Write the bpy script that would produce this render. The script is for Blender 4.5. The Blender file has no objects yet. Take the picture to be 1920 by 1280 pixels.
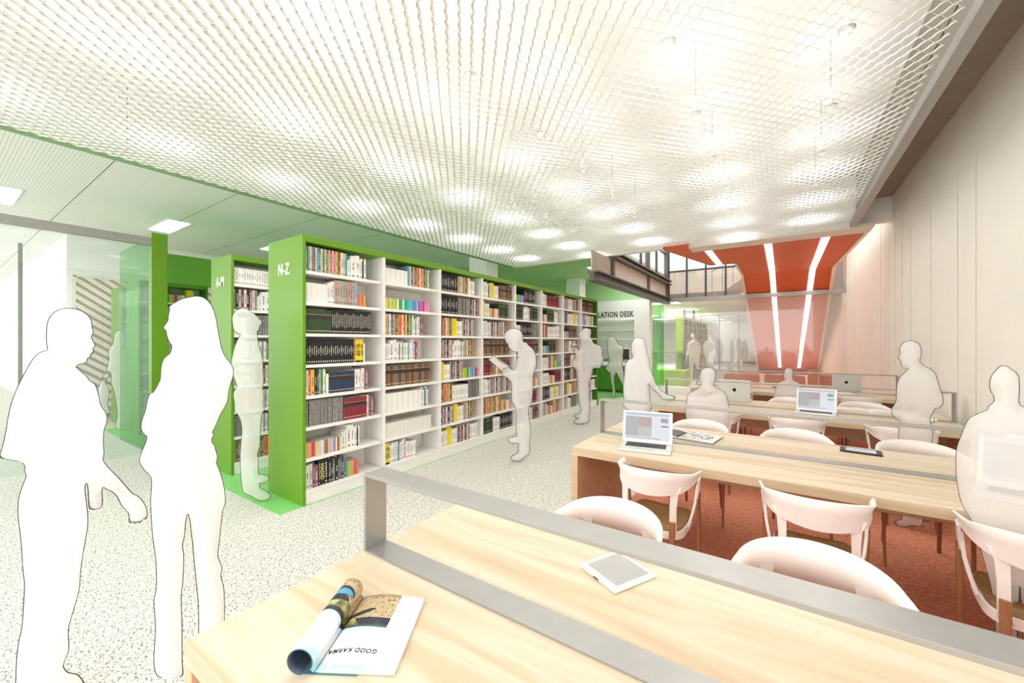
import bpy, math, random
import numpy as np
from mathutils import Vector, Matrix, geometry

random.seed(7)
S = bpy.context.scene
COL = S.collection

# ------------------------------------------------------------------ helpers
def lin(h):
    h = h.lstrip('#')
    o = []
    for i in (0, 2, 4):
        c = int(h[i:i+2], 16) / 255
        o.append(c / 12.92 if c <= .04045 else ((c + .055) / 1.055) ** 2.4)
    return (o[0], o[1], o[2], 1)

def node_mat(name):
    m = bpy.data.materials.new(name); m.use_nodes = True
    nt = m.node_tree
    return m, nt, nt.nodes['Principled BSDF'], nt.nodes, nt.links

def mat(name, col, rough=.6, metal=0, spec=.5, var=.04, scale=6, bump=0, coat=0):
    """plain material with a faint procedural variation of its own colour"""
    m, nt, b, N, L = node_mat(name)
    c = lin(col) if isinstance(col, str) else col
    b.inputs['Roughness'].default_value = rough
    b.inputs['Metallic'].default_value = metal
    b.inputs['Specular IOR Level'].default_value = spec
    b.inputs['Coat Weight'].default_value = coat
    tc = N.new('ShaderNodeTexCoord'); nz = N.new('ShaderNodeTexNoise')
    nz.inputs['Scale'].default_value = scale; nz.inputs['Detail'].default_value = 4
    L.new(tc.outputs['Object'], nz.inputs['Vector'])
    rp = N.new('ShaderNodeValToRGB')
    rp.color_ramp.elements[0].position = .3; rp.color_ramp.elements[1].position = .7
    rp.color_ramp.elements[0].color = tuple(x * (1 - var) for x in c[:3]) + (1,)
    rp.color_ramp.elements[1].color = tuple(min(1, x * (1 + var)) for x in c[:3]) + (1,)
    L.new(nz.outputs['Fac'], rp.inputs['Fac']); L.new(rp.outputs['Color'], b.inputs['Base Color'])
    if bump:
        bp = N.new('ShaderNodeBump'); bp.inputs['Strength'].default_value = bump
        L.new(nz.outputs['Fac'], bp.inputs['Height']); L.new(bp.outputs['Normal'], b.inputs['Normal'])
    return m

def emis(name, col, strength):
    m, nt, b, N, L = node_mat(name)
    b.inputs['Base Color'].default_value = lin(col)
    b.inputs['Emission Color'].default_value = lin(col)
    b.inputs['Emission Strength'].default_value = strength
    return m

def ramp(N, L, src, stops):
    r = N.new('ShaderNodeValToRGB')
    e = r.color_ramp.elements
    while len(e) < len(stops): e.new(.5)
    for k, (p, c) in enumerate(stops):
        e[k].position = p; e[k].color = lin(c)
    L.new(src, r.inputs['Fac'])
    return r

def wood(name, stops, sc=(.7, 9, 9), rough=.45, detail=5, dist=1.2):
    m, nt, b, N, L = node_mat(name)
    tc = N.new('ShaderNodeTexCoord'); mp = N.new('ShaderNodeMapping')
    mp.inputs['Scale'].default_value = sc
    L.new(tc.outputs['Object'], mp.inputs['Vector'])
    nz = N.new('ShaderNodeTexNoise'); nz.inputs['Scale'].default_value = 1.0
    nz.inputs['Detail'].default_value = detail; nz.inputs['Distortion'].default_value = dist
    L.new(mp.outputs['Vector'], nz.inputs['Vector'])
    r = ramp(N, L, nz.outputs['Fac'], stops)
    L.new(r.outputs['Color'], b.inputs['Base Color'])
    b.inputs['Roughness'].default_value = rough
    return m

def math_node(N, L, op, a, b=None, c=None):
    n = N.new('ShaderNodeMath'); n.operation = op
    for i, x in enumerate((a, b, c)):
        if x is None: continue
        if isinstance(x, (int, float)): n.inputs[i].default_value = x
        else: L.new(x, n.inputs[i])
    return n.outputs[0]

def mixc(N, L, f, a, b):
    n = N.new('ShaderNodeMix'); n.data_type = 'RGBA'
    if isinstance(f, (int, float)): n.inputs[0].default_value = f
    else: L.new(f, n.inputs[0])
    for k, x in ((6, a), (7, b)):
        if isinstance(x, tuple): n.inputs[k].default_value = x
        else: L.new(x, n.inputs[k])
    return n.outputs[2]

def glassy(name, col, alpha, rough=.02, refl=.12):
    """thin architectural pane: mostly see-through, tinted, a weak reflection"""
    m = bpy.data.materials.new(name); m.use_nodes = True
    nt = m.node_tree; N, L = nt.nodes, nt.links
    N.clear()
    out = N.new('ShaderNodeOutputMaterial')
    tr = N.new('ShaderNodeBsdfTransparent'); tr.inputs['Color'].default_value = lin(col)
    df = N.new('ShaderNodeBsdfDiffuse'); df.inputs['Color'].default_value = lin(col)
    gl = N.new('ShaderNodeBsdfGlossy'); gl.inputs['Roughness'].default_value = rough
    gl.inputs['Color'].default_value = (1, 1, 1, 1)
    m1 = N.new('ShaderNodeMixShader'); m1.inputs[0].default_value = alpha
    L.new(tr.outputs[0], m1.inputs[1]); L.new(df.outputs[0], m1.inputs[2])
    m2 = N.new('ShaderNodeMixShader'); m2.inputs[0].default_value = refl
    L.new(m1.outputs[0], m2.inputs[1]); L.new(gl.outputs[0], m2.inputs[2])
    L.new(m2.outputs[0], out.inputs['Surface'])
    return m

class MB:
    def __init__(s):
        s.v, s.f, s.m = [], [], []
        s.M = None
    def add(s, vs, fs, mi=0):
        o = len(s.v)
        if s.M is not None: vs = [tuple(s.M @ Vector(p)) for p in vs]
        s.v += [tuple(p) for p in vs]
        s.f += [tuple(i + o for i in f) for f in fs]
        s.m += [mi] * len(fs)
        return s
    def box(s, x0, x1, y0, y1, z0, z1, mi=0):
        return s.add([(x0, y0, z0), (x1, y0, z0), (x1, y1, z0), (x0, y1, z0), (x0, y0, z1), (x1, y0, z1), (x1, y1, z1), (x0, y1, z1)],
              [(0, 3, 2, 1), (4, 5, 6, 7), (0, 1, 5, 4), (1, 2, 6, 5), (2, 3, 7, 6), (3, 0, 4, 7)], mi)
    def prism(s, poly, fn, a, b, mi=0):
        """poly: 2-D loop; fn(u, v, w) -> xyz; extruded from w=a to w=b"""
        n = len(poly)
        vs = [fn(u, v, a) for u, v in poly] + [fn(u, v, b) for u, v in poly]
        fs = [tuple(range(n))[::-1], tuple(range(n, 2 * n))] + [(i, (i + 1) % n, n + (i + 1) % n, n + i) for i in range(n)]
        return s.add(vs, fs, mi)
    def beam(s, p, q, w, h, mi=0, up=(0, 0, 1), w2=None, h2=None):
        p, q = Vector(p), Vector(q); d = (q - p).normalized(); up = Vector(up)
        if abs(d.dot(up)) > .95: up = Vector((0, 1, 0))
        a = d.cross(up).normalized(); b = a.cross(d).normalized()
        w2 = w2 or w; h2 = h2 or h
        vs = []
        for c, ww, hh in ((p, w, h), (q, w2, h2)):
            for sx, sy in ((-1, -1), (1, -1), (1, 1), (-1, 1)):
                vs.append(c + a * sx * ww / 2 + b * sy * hh / 2)
        return s.add(vs, [(3, 2, 1, 0), (4, 5, 6, 7), (0, 1, 5, 4), (1, 2, 6, 5), (2, 3, 7, 6), (3, 0, 4, 7)], mi)
    def tube(s, pts, r, n=8, closed=False, mi=0):
        P = [Vector(p) for p in pts]; m = len(P); vs, fs = [], []
        a = None
        for i in range(m):
            t = (P[(i + 1) % m] - P[i - 1]) if closed else (P[min(i + 1, m - 1)] - P[max(i - 1, 0)])
            if t.length < 1e-9: t = Vector((0, 0, 1))
            t.normalize()
            if a is None:
                a = t.cross(Vector((0, 0, 1)))
                if a.length < .05: a = t.cross(Vector((1, 0, 0)))
            a = (a - t * a.dot(t))
            if a.length < 1e-6: a = t.orthogonal()
            a.normalize(); b = t.cross(a)
            rr = r[i] if isinstance(r, (list, tuple)) else r
            for k in range(n):
                th = 2 * math.pi * k / n
                vs.append(P[i] + (a * math.cos(th) + b * math.sin(th)) * rr)
        for i in range(m if closed else m - 1):
            j = (i + 1) % m
            for k in range(n):
                k2 = (k + 1) % n
                fs.append((i * n + k, i * n + k2, j * n + k2, j * n + k))
        if not closed:
            fs.append(tuple(range(n))[::-1]); fs.append(tuple((m - 1) * n + k for k in range(n)))
        return s.add(vs, fs, mi)
    def disc(s, c, r, z0, z1, n=24, mi=0):
        return s.prism([(c[0] + r * math.cos(2 * math.pi * k / n), c[1] + r * math.sin(2 * math.pi * k / n)) for k in range(n)],
                       lambda u, v, w: (u, v, w), z0, z1, mi)
    def grid(s, rows, mi=0):
        m, n = len(rows), len(rows[0])
        vs = [p for r in rows for p in r]
        fs = [(i * n + j, i * n + j + 1, (i + 1) * n + j + 1, (i + 1) * n + j) for i in range(m - 1) for j in range(n - 1)]
        return s.add(vs, fs, mi)
    def mesh(s, name):
        me = bpy.data.meshes.new(name)
        me.from_pydata(s.v, [], s.f)
        me.polygons.foreach_set('material_index', s.m)
        me.update()
        return me
    def build(s, name, mats, parent=None, smooth=False, bevel=0, seg=2, loc=None):
        me = s.mesh(name)
        return link(me, name, mats, parent, smooth, bevel, seg, loc)

def link(me, name, mats=None, parent=None, smooth=False, bevel=0, seg=2, loc=None):
    if mats is not None:
        for m in (mats if isinstance(mats, (list, tuple)) else [mats]): me.materials.append(m)
    if smooth:
        me.polygons.foreach_set('use_smooth', [True] * len(me.polygons))
    o = bpy.data.objects.new(name, me); COL.objects.link(o)
    if parent is not None: o.parent = parent
    if loc is not None: o.location = loc
    if bevel:
        b = o.modifiers.new('Bevel', 'BEVEL'); b.width = bevel; b.segments = seg; b.limit_method = 'ANGLE'
        b.angle_limit = math.radians(40)
    return o

def tag(o, label, cat, group=None):
    o['label'] = label; o['category'] = cat
    if group: o['group'] = group
    return o

def thing(name, label, cat, loc=(0, 0, 0), rz=0, group=None):
    o = bpy.data.objects.new(name, None); COL.objects.link(o)
    o.empty_display_size = .1
    o.location = loc; o.rotation_euler = (0, 0, rz)
    return tag(o, label, cat, group)

def struct(o):
    o['kind'] = 'structure'; return o

def dup(root, loc, rz=0, label=None, group=None):
    r = root.copy(); COL.objects.link(r); r.location = loc; r.rotation_euler = (0, 0, rz)
    if label: r['label'] = label
    if group: r['group'] = group
    for ch in list(root.children):
        c = ch.copy(); COL.objects.link(c); c.parent = r
        for g in ch.children:
            d = g.copy(); COL.objects.link(d); d.parent = c
    return r

def text_mesh(txt, size, ext=.002, bold=.0, xs=1.0, align='CENTER'):
    cu = bpy.data.curves.new('lettering', 'FONT')
    cu.body = txt; cu.size = size; cu.extrude = ext; cu.offset = bold
    cu.align_x = align; cu.space_character = 1.14; cu.align_y = 'CENTER'; cu.resolution_u = 3
    o = bpy.data.objects.new('lettering', cu); COL.objects.link(o)
    bpy.context.view_layer.update()
    me = bpy.data.meshes.new_from_object(o.evaluated_get(bpy.context.evaluated_depsgraph_get()))
    bpy.data.objects.remove(o); bpy.data.curves.remove(cu)
    if xs != 1: me.transform(Matrix.Diagonal((xs, 1, 1, 1)))
    me.materials.clear()
    return me

# text facing a direction: columns = text-right, text-up, normal
def frame(right, up, at):
    r, u = Vector(right).normalized(), Vector(up).normalized(); n = r.cross(u)
    M = Matrix.Identity(4)
    for i in range(3):
        M[i][0], M[i][1], M[i][2], M[i][3] = r[i], u[i], n[i], at[i]
    return M

# ------------------------------------------------------------------ camera
F = 750.0; CX, CY = 960.0, 640.0; H = 1.5; TH = math.atan(507 / 750)
fwd = Vector((-math.sin(TH), math.cos(TH), 0)); rgt = Vector((math.cos(TH), math.sin(TH), 0))
cam = bpy.data.cameras.new('Camera'); co = bpy.data.objects.new('Camera', cam); COL.objects.link(co)
co.location = (0, 0, H); co.rotation_euler = (math.pi / 2, 0, TH)
cam.sensor_width = 36; cam.lens = 36 * F / 1920; cam.clip_start = .02; cam.clip_end = 300
S.camera = co
def ray(px, py): return fwd + rgt * ((px - CX) / F) + Vector((0, 0, (CY - py) / F))

# ------------------------------------------------------------------ materials
GREEN = mat('lime_paint', '#64940f', .35, var=.03, scale=2)
GREEND = mat('deep_green_paint', '#4a8a14', .4, var=.04, scale=2)
WHITE = mat('white_laminate', '#f1f0ec', .5, var=.02)
WALLW = mat('white_wall_paint', '#f7f6f3', .85, var=.015)
CREAM = mat('cream_board', '#fbf7f0', .6, var=.03, scale=1.5)
JOINT = mat('board_joint_grey', '#5e574e', .8)
STEELG = mat('brushed_grey_metal', '#a5a4a0', .38, metal=.55, var=.03, scale=20)
STEELD = mat('dark_grey_steel', '#6c6966', .5, metal=.2, var=.05)
STEELB = mat('blackened_steel', '#4c4b4a', .5, metal=.2, var=.05)
SOFFG = mat('soffit_green_bounce', '#b9dfa6', .85, var=.04, scale=1.2)  # reflected green light put into the base colour
SOFFD = mat('taupe_soffit', '#9c948a', .8, var=.05)
PANELB = mat('beige_fascia_panel', '#cfc5ba', .7, var=.03)
ORANGE = mat('orange_gypsum', '#d8602c', .55, var=.03, scale=1)
EDGEC = mat('cream_edge', '#f6e3cf', .6)
BENCHO = mat('amber_laminate', '#d98228', .45, var=.05)
BENCHR = mat('orange_red_laminate', '#d35a2c', .45, var=.05)
BENCHG = mat('bright_lime_bench', '#a2cc1e', .5, var=.04)
CHW = mat('white_pressed_steel', '#f6eee9', .35, var=.015)
OAKD = wood('walnut_leg', [(.3, '#8a5a38'), (.7, '#ab7650')], (9, 9, .9))
SEATW = wood('oak_seat', [(.3, '#7c5a36'), (.7, '#a07c50')], (1.2, 14, 9))
TABLE = wood('pale_ash_top', [(.25, '#c2a684'), (.42, '#d2be9f'), (.55, '#dccfb8'), (.75, '#d0bb9a')], (.55, 7.5, 7.5), .42, 6, 1.6)
TABLEE = wood('pale_ash_edge', [(.3, '#cba983'), (.7, '#dcc09b')], (.8, 14, 14), .5)
ALU = mat('silver_aluminium', '#dedfdd', .35, metal=.35, var=.02)
BLACK = mat('black_plastic', '#1c1c1e', .4, var=.1)
KEYS = mat('key_black', '#2a2a2c', .5)
PAPER = mat('white_paper', '#f8f8f5', .8, var=.015)
PAPERG = mat('page_edge', '#e9e4d8', .9, var=.05, scale=60)
INK = mat('black_ink', '#161616', .8)
LETTERW = mat('white_lettering', '#fafaf5', .7)
LETTERG = mat('grey_lettering', '#4c4f50', .6)
LINE = mat('dark_contour_line', '#3b3b3d', .9)
SLATW = wood('pale_slat_wood', [(.3, '#e8dccb'), (.7, '#f4ebde')], (4, 4, 4))
SLATB = mat('slat_backing', '#b3a596', .9)
UPW = 6; DNW = 13.5
LAMPE = emis('lamp_diffuser', '#ffffff', 14)
PLENE = emis('plenum_lamp', '#fffdf6', 3.5)
HALLE = emis('hall_fill_diffuser', '#ffffff', 26)  # glow of the added far hall fill lights
STRIPE = emis('light_strip', '#fff1ea', 5)
GLASS = glassy('clear_pane', '#f4f8f6', .06, refl=.05)
GLASSF = glassy('misty_pane', '#f3f3f1', .16, refl=.06)
GLASSG = glassy('green_pane', '#bfe6bf', .08, refl=.06)

def speckle():
    m, nt, b, N, L = node_mat('speckled_carpet')
    tc = N.new('ShaderNodeTexCoord')
    mp = N.new('ShaderNodeMapping'); mp.inputs['Scale'].default_value = (1, 1.9, 1)
    mp.inputs['Rotation'].default_value = (0, 0, .5)
    L.new(tc.outputs['Object'], mp.inputs['Vector'])
    n1 = N.new('ShaderNodeTexNoise'); n1.inputs['Scale'].default_value = 62; n1.inputs['Detail'].default_value = 3
    n2 = N.new('ShaderNodeTexNoise'); n2.inputs['Scale'].default_value = 26; n2.inputs['Detail'].default_value = 2
    L.new(mp.outputs['Vector'], n1.inputs['Vector']); L.new(mp.outputs['Vector'], n2.inputs['Vector'])
    s = math_node(N, L, 'ADD', math_node(N, L, 'MULTIPLY', n1.outputs['Fac'], .75), math_node(N, L, 'MULTIPLY', n2.outputs['Fac'], .25))
    r = ramp(N, L, s, [(.36, '#7c7c68'), (.44, '#b2b2a4'), (.5, '#dcdbd5'), (.7, '#e6e6e2')])
    L.new(r.outputs['Color'], b.inputs['Base Color']); b.inputs['Roughness'].default_value = .95
    b.inputs['Specular IOR Level'].default_value = .1
    return m
CARPET = speckle()
def redcarpet():
    m, nt, b, N, L = node_mat('brick_red_carpet')
    tc = N.new('ShaderNodeTexCoord')
    n1 = N.new('ShaderNodeTexNoise'); n1.inputs['Scale'].default_value = 45; n1.inputs['Detail'].default_value = 6
    L.new(tc.outputs['Object'], n1.inputs['Vector'])
    r = ramp(N, L, n1.outputs['Fac'], [(.3, '#c8745a'), (.7, '#e6a284')])
    L.new(r.outputs['Color'], b.inputs['Base Color']); b.inputs['Roughness'].default_value = .95
    b.inputs['Specular IOR Level'].default_value = .1
    return m
REDC = redcarpet()
GREENF = mat('green_floor', '#84d178', .35, var=.06, scale=14)
PALEF = mat('pale_screed', '#f3ebe6', .6, var=.03)

def ribbed():
    m, nt, b, N, L = node_mat('ribbed_ceiling_tile')
    tc = N.new('ShaderNodeTexCoord'); sp = N.new('ShaderNodeSeparateXYZ')
    L.new(tc.outputs['Object'], sp.inputs[0])
    y = sp.outputs['Y']
    j = math_node(N, L, 'LESS_THAN', math_node(N, L, 'FRACT', math_node(N, L, 'DIVIDE', y, 1.2)), .011)
    g = math_node(N, L, 'LESS_THAN', math_node(N, L, 'FRACT', math_node(N, L, 'DIVIDE', y, .03)), .28)
    c1 = mixc(N, L, g, lin('#f2f2ef'), lin('#d9d9d5'))
    c2 = mixc(N, L, j, c1, lin('#8e8e8a'))
    L.new(c2, b.inputs['Base Color']); b.inputs['Roughness'].default_value = .9
    return m
RIB = ribbed()

def ghost(name, a):
    """milky, partly see-through white"""
    m = bpy.data.materials.new(name); m.use_nodes = True
    nt = m.node_tree; N, L = nt.nodes, nt.links
    N.clear(); out = N.new('ShaderNodeOutputMaterial')
    tr = N.new('ShaderNodeBsdfTransparent')
    df = N.new('ShaderNodeBsdfDiffuse'); tl = N.new('ShaderNodeBsdfTranslucent')
    nz = N.new('ShaderNodeTexNoise'); nz.inputs['Scale'].default_value = 5
    r = ramp(N, L, nz.outputs['Fac'], [(.3, '#fbfbfa'), (.7, '#ffffff')])
    L.new(r.outputs['Color'], df.inputs['Color']); L.new(r.outputs['Color'], tl.inputs['Color'])
    m0 = N.new('ShaderNodeMixShader'); m0.inputs[0].default_value = .45
    L.new(df.outputs[0], m0.inputs[1]); L.new(tl.outputs[0], m0.inputs[2])
    m1 = N.new('ShaderNodeMixShader'); m1.inputs[0].default_value = a
    L.new(tr.outputs[0], m1.inputs[1]); L.new(m0.outputs[0], m1.inputs[2])
    L.new(m1.outputs[0], out.inputs['Surface'])
    return m
GH1 = ghost('milky_white_dense', .82)
GH2 = ghost('milky_white_thin', .5)

def bookmat():
    m, nt, b, N, L = node_mat('book_cloth')
    at = N.new('ShaderNodeAttribute'); at.attribute_name = 'Col'
    uv = N.new('ShaderNodeUVMap'); sp = N.new('ShaderNodeSeparateXYZ'); L.new(uv.outputs[0], sp.inputs[0])
    u = math_node(N, L, 'FRACT', sp.outputs['X']); k = math_node(N, L, 'FLOOR', sp.outputs['X'])
    v = sp.outputs['Y']; A = at.outputs['Alpha']
    def band(x, lo, hi): return math_node(N, L, 'MULTIPLY', math_node(N, L, 'GREATER_THAN', x, lo), math_node(N, L, 'LESS_THAN', x, hi))
    cx = N.new('ShaderNodeCombineXYZ')
    L.new(math_node(N, L, 'MULTIPLY', v, 46), cx.inputs[0]); L.new(math_node(N, L, 'MULTIPLY', u, 5), cx.inputs[1]); L.new(math_node(N, L, 'MULTIPLY', k, 7.31), cx.inputs[2])
    nz = N.new('ShaderNodeTexNoise'); nz.inputs['Scale'].default_value = 1; nz.inputs['Detail'].default_value = 1
    L.new(cx.outputs[0], nz.inputs['Vector'])
    wn = N.new('ShaderNodeTexWhiteNoise'); wn.noise_dimensions = '1D'; L.new(k, wn.inputs['W'])
    top = math_node(N, L, 'ADD', .62, math_node(N, L, 'MULTIPLY', wn.outputs['Value'], .28))
    lowv = math_node(N, L, 'SUBTRACT', .42, math_node(N, L, 'MULTIPLY', wn.outputs['Value'], .2))
    letters = math_node(N, L, 'MULTIPLY', band(u, .3, .7), math_node(N, L, 'GREATER_THAN', nz.outputs['Fac'], .49))
    letters = math_node(N, L, 'MULTIPLY', letters, math_node(N, L, 'MULTIPLY', math_node(N, L, 'LESS_THAN', v, top), math_node(N, L, 'GREATER_THAN', v, lowv)))
    letters = math_node(N, L, 'MAXIMUM', letters, math_node(N, L, 'MULTIPLY', band(u, .3, .7), band(v, .06, .13)))
    lum = N.new('ShaderNodeRGBToBW'); L.new(at.outputs['Color'], lum.inputs[0])
    dark = math_node(N, L, 'LESS_THAN', lum.outputs[0], .22)
    tcol = mixc(N, L, dark, lin('#3a3a3c'), lin('#e6e2d8'))
    c = mixc(N, L, math_node(N, L, 'MULTIPLY', letters, band(A, .2, .4)), at.outputs['Color'], tcol)
    # classic volumes: a dark label band under a gold rule
    lab = band(v, .6, .78); rule = math_node(N, L, 'MAXIMUM', band(v, .79, .805), band(v, .1, .13))
    isb = band(A, .5, .7)
    c = mixc(N, L, math_node(N, L, 'MULTIPLY', lab, isb), c, lin('#3a2c20'))
    c = mixc(N, L, math_node(N, L, 'MULTIPLY', rule, isb), c, lin('#cdb68a'))
    # mottled black and white
    n2 = N.new('ShaderNodeTexNoise'); n2.inputs['Scale'].default_value = 2.2; n2.inputs['Detail'].default_value = 3
    L.new(cx.outputs[0], n2.inputs['Vector'])
    mot = math_node(N, L, 'MULTIPLY', math_node(N, L, 'GREATER_THAN', n2.outputs['Fac'], .54), math_node(N, L, 'GREATER_THAN', A, .9))
    c = mixc(N, L, mot, c, lin('#d8d6d0'))
    L.new(c, b.inputs['Base Color']); b.inputs['Roughness'].default_value = .55
    return m
BOOKM = bookmat()
# ================================================================== SETTING
XW = 1.40            # face of the right-hand board wall
MZ = 3.35            # expanded-metal ceiling
MX0, MX1, MY0, MY1 = -5.56, .89, -1.0, 8.3

# floor
b = MB(); b.box(-30, XW + .3, -4.5, 34, -.2, 0); struct(b.build('floor', CARPET))
b = MB(); b.box(-1.2, XW, -2.5, 13.65, 0, .004); struct(b.build('floor_red_carpet', REDC))
b = MB(); b.box(-9.6, -3.6, 1.735, 11.45, 0, .004); b.box(-9.6, -3.8, 11.45, 13.6, 0, .004)
struct(b.build('floor_green_strip', GREENF))
b = MB(); b.box(-12, XW + .2, 13.75, 33, 0, .004); struct(b.build('floor_far_hall', PALEF))
b = MB(); b.box(-2.1, XW, 13.76, 16.6, .004, .008); struct(b.build('floor_far_orange', REDC))

# right wall: vertical boards with open joints in front of a dark backing
joints = [-.2, .65, 1.5, 1.95, 2.8, 3.65, 4.05, 5.16, 5.6, 6.45, 7.31, 7.76, 8.17, 8.6, 8.83]
b = MB()
for y0, y1 in zip(joints[:-1], joints[1:]): b.box(XW, XW + .03, y0 + .014, y1 - .014, 0, 3.75)
y = 8.83; k = 0
while y < 33:
    w = (.42, .85, .3, .55)[k % 4]; k += 1
    b.box(XW, XW + .03, y + .012, y + w - .012, 0, 6.5 if y < 13.5 else 3.0); y += w
b.box(XW + .03, XW + .2, -.2, 34, 0, 6.5, 1)
struct(b.build('wall_right', [CREAM, JOINT]))

# plenum slab, soffit slot and trims of the expanded-metal ceiling
b = MB(); b.box(MX0 - .1, XW + .2, -1.2, 8.9, 4.15, 4.3); b.box(MX0 - .1, XW + .2, 8.36, 8.5, 3.36, 4.15); struct(b.build('ceiling_plenum', WALLW))
b = MB(); b.box(MX1 + .08, XW, -1.2, 8.83, 3.735, 3.75); b.box(MX1 + .08, MX1 + .1, -1.2, 8.5, 3.36, 4.15)
struct(b.build('ceiling_right_slot', SOFFD))
b = MB(); b.box(MX1, MX1 + .08, -1.2, 8.4, MZ - .035, MZ + .05); struct(b.build('trim_1', STEELG))
b = MB(); b.box(MX0 - .03, MX0, -1.2, 8.3, MZ - .02, MZ + .03); struct(b.build('trim_2', mat('trim_green_bounce', '#86a878', .5)))  # edge trim coloured to carry the green light spill
b = MB(); b.box(-1.5, MX1 + .3, 8.3, 8.75, 3.3, 3.36); struct(b.build('trim_3', mat('white_soffit_board', '#ece6dc', .8)))

def expanded_metal():
    LW, p = .1, .0575
    nx = int((MX1 - MX0) / LW); spc = 6
    n = nx * spc + 1
    rows = int((MY1 - MY0) / p)
    xs = MX0 + np.arange(n) * LW / spc
    tri = np.cos(np.arange(n) / spc * 2 * np.pi)
    tri = np.sign(tri) * np.abs(tri) ** .8
    w, t, ta = .030, .0025, math.radians(38)
    du, dv = np.array([math.cos(ta), math.sin(ta)]) * w / 2, np.array([-math.sin(ta), math.cos(ta)]) * t / 2
    cs = [du + dv, -du + dv, -du - dv, du - dv]
    V = np.zeros((rows, n, 4, 3), np.float32)
    for j in range(rows):
        yc = MY0 + (j + .5) * p + (1 if j % 2 else -1) * tri * p * .5
        for k in range(4):
            V[j, :, k, 0] = xs; V[j, :, k, 1] = yc + cs[k][0]; V[j, :, k, 2] = MZ + .012 + cs[k][1]
    idx = np.arange(rows * n * 4).reshape(rows, n, 4)
    F_ = []
    for k in range(4):
        k2 = (k + 1) % 4
        F_.append(np.stack([idx[:, :-1, k], idx[:, 1:, k], idx[:, 1:, k2], idx[:, :-1, k2]], -1).reshape(-1, 4))
    F_ = np.concatenate(F_)
    me = bpy.data.meshes.new('ceiling_mesh')
    me.vertices.add(rows * n * 4); me.vertices.foreach_set('co', V.ravel())
    me.loops.add(F_.size); me.loops.foreach_set('vertex_index', F_.ravel().astype(np.int32))
    me.polygons.add(len(F_)); me.polygons.foreach_set('loop_start', (np.arange(len(F_)) * 4).astype(np.int32))
    me.update(calc_edges=True)
    return struct(link(me, 'ceiling_expanded_mesh', mat('white_expanded_metal', '#f4f4f1', .5, var=.01)))
expanded_metal()

# round lamps in the plenum: a disc diffuser in a shallow ring
k = 0
proto = None
names = {}
for i, x in enumerate((-4.7, -3.35, -2.0, -.65, .35)):
    for j in range(8):
        y = .3 + j * 1.04 + (.5 if i % 2 else 0)
        if y > 8.1: continue
        lab = 'round white lamp glowing above the expanded mesh ceiling, %s from the near end in the %s row from the bookcases' % (
            ('first', 'second', 'third', 'fourth', 'fifth', 'sixth', 'seventh', 'eighth')[j], ('first', 'second', 'third', 'fourth', 'fifth')[i])
        lab = 'round lamp above the mesh ceiling, %s in the %s row from the bookcases' % (
            ('nearest', 'second', 'third', 'fourth', 'fifth', 'sixth', 'seventh', 'eighth')[j], ('first', 'second', 'third', 'fourth', 'fifth')[i])
        if proto is None:
            proto = thing('ceiling_lamp', lab, 'ceiling lamp', (x, y, 4.15), 0, 'round lamps above the mesh ceiling')
            q = MB(); q.disc((0, 0), .006, -.58, 0, 8); q.build('stem', ALU, proto)
            q = MB()
            for r0, r1, z0, z1 in ((.03, .075, -.235, -.2),):
                n = 20; rows = [[(r_ * math.cos(2 * math.pi * k / n), r_ * math.sin(2 * math.pi * k / n), z_) for k in range(n + 1)] for r_, z_ in ((.0, -.625), (.03, -.622), (.045, -.605), (.05, -.59), (.045, -.59), (.04, -.602), (.0, -.615))]
                q.grid(rows)
            q.build('bowl', ALU, proto, smooth=True)
            ld = bpy.data.lights.new('uplight', 'SPOT'); ld.energy = UPW; ld.color = (1, .99, .96); ld.spot_size = math.radians(150); ld.spot_blend = 1; ld.shadow_soft_size = .05
            lo = bpy.data.objects.new('bulb', ld); COL.objects.link(lo); lo.parent = proto; lo.location = (0, 0, -.30 + .12); lo.rotation_euler = (math.pi, 0, 0)
            lo.location = (0, 0, -.57)
            ld = bpy.data.lights.new('downlight', 'SPOT'); ld.energy = DNW; ld.color = (1, .99, .96); ld.spot_size = math.radians(168); ld.spot_blend = .6; ld.shadow_soft_size = .07
            lo = bpy.data.objects.new('bulb', ld); COL.objects.link(lo); lo.parent = proto; lo.location = (0, 0, -.66)
        else:
            dup(proto, (x, y, 4.15), 0, lab)

# ribbed ceiling on the left with recessed luminaires
b = MB(); b.box(-30, MX0 - .1, -1.2, 8.3, 3.5, 4.3); struct(b.build('ceiling_ribbed', RIB))
proto = None
for y, lab in ((.6, 'long white recessed luminaire at the edge of the ribbed ceiling, above the glass wall'),
               (2.42, 'long white recessed luminaire in the ribbed ceiling above the green door frame'),
               (4.24, 'long white recessed luminaire in the ribbed ceiling, partly hidden behind the N-Z bookcase'),
               ):
    if proto is None:
        proto = thing('recessed_luminaire', lab, 'ceiling light', (-8.8, y, 3.5), 0, 'luminaires in the ribbed ceiling')
        q = MB(); q.box(-.52, .52, -.16, .16, -.012, 0); q.build('frame', WHITE, proto)
        q = MB(); q.box(-.5, .5, -.14, .14, -.016, -.012); q.build('diffuser', LAMPE, proto)
    else: dup(proto, (-8.8, y, 3.5), 0, lab)

for y, lab in ((10.2, 'added fill light, unseen behind the beam near the far end of the N-Z bookcase'), (12.1, 'added fill light, unseen behind the beam in front of the service counter wall')):
    dup(proto, (-3.85, y, 3.5), 0, lab)  # added fill lights, hidden by the beam, to brighten the desk area
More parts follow.
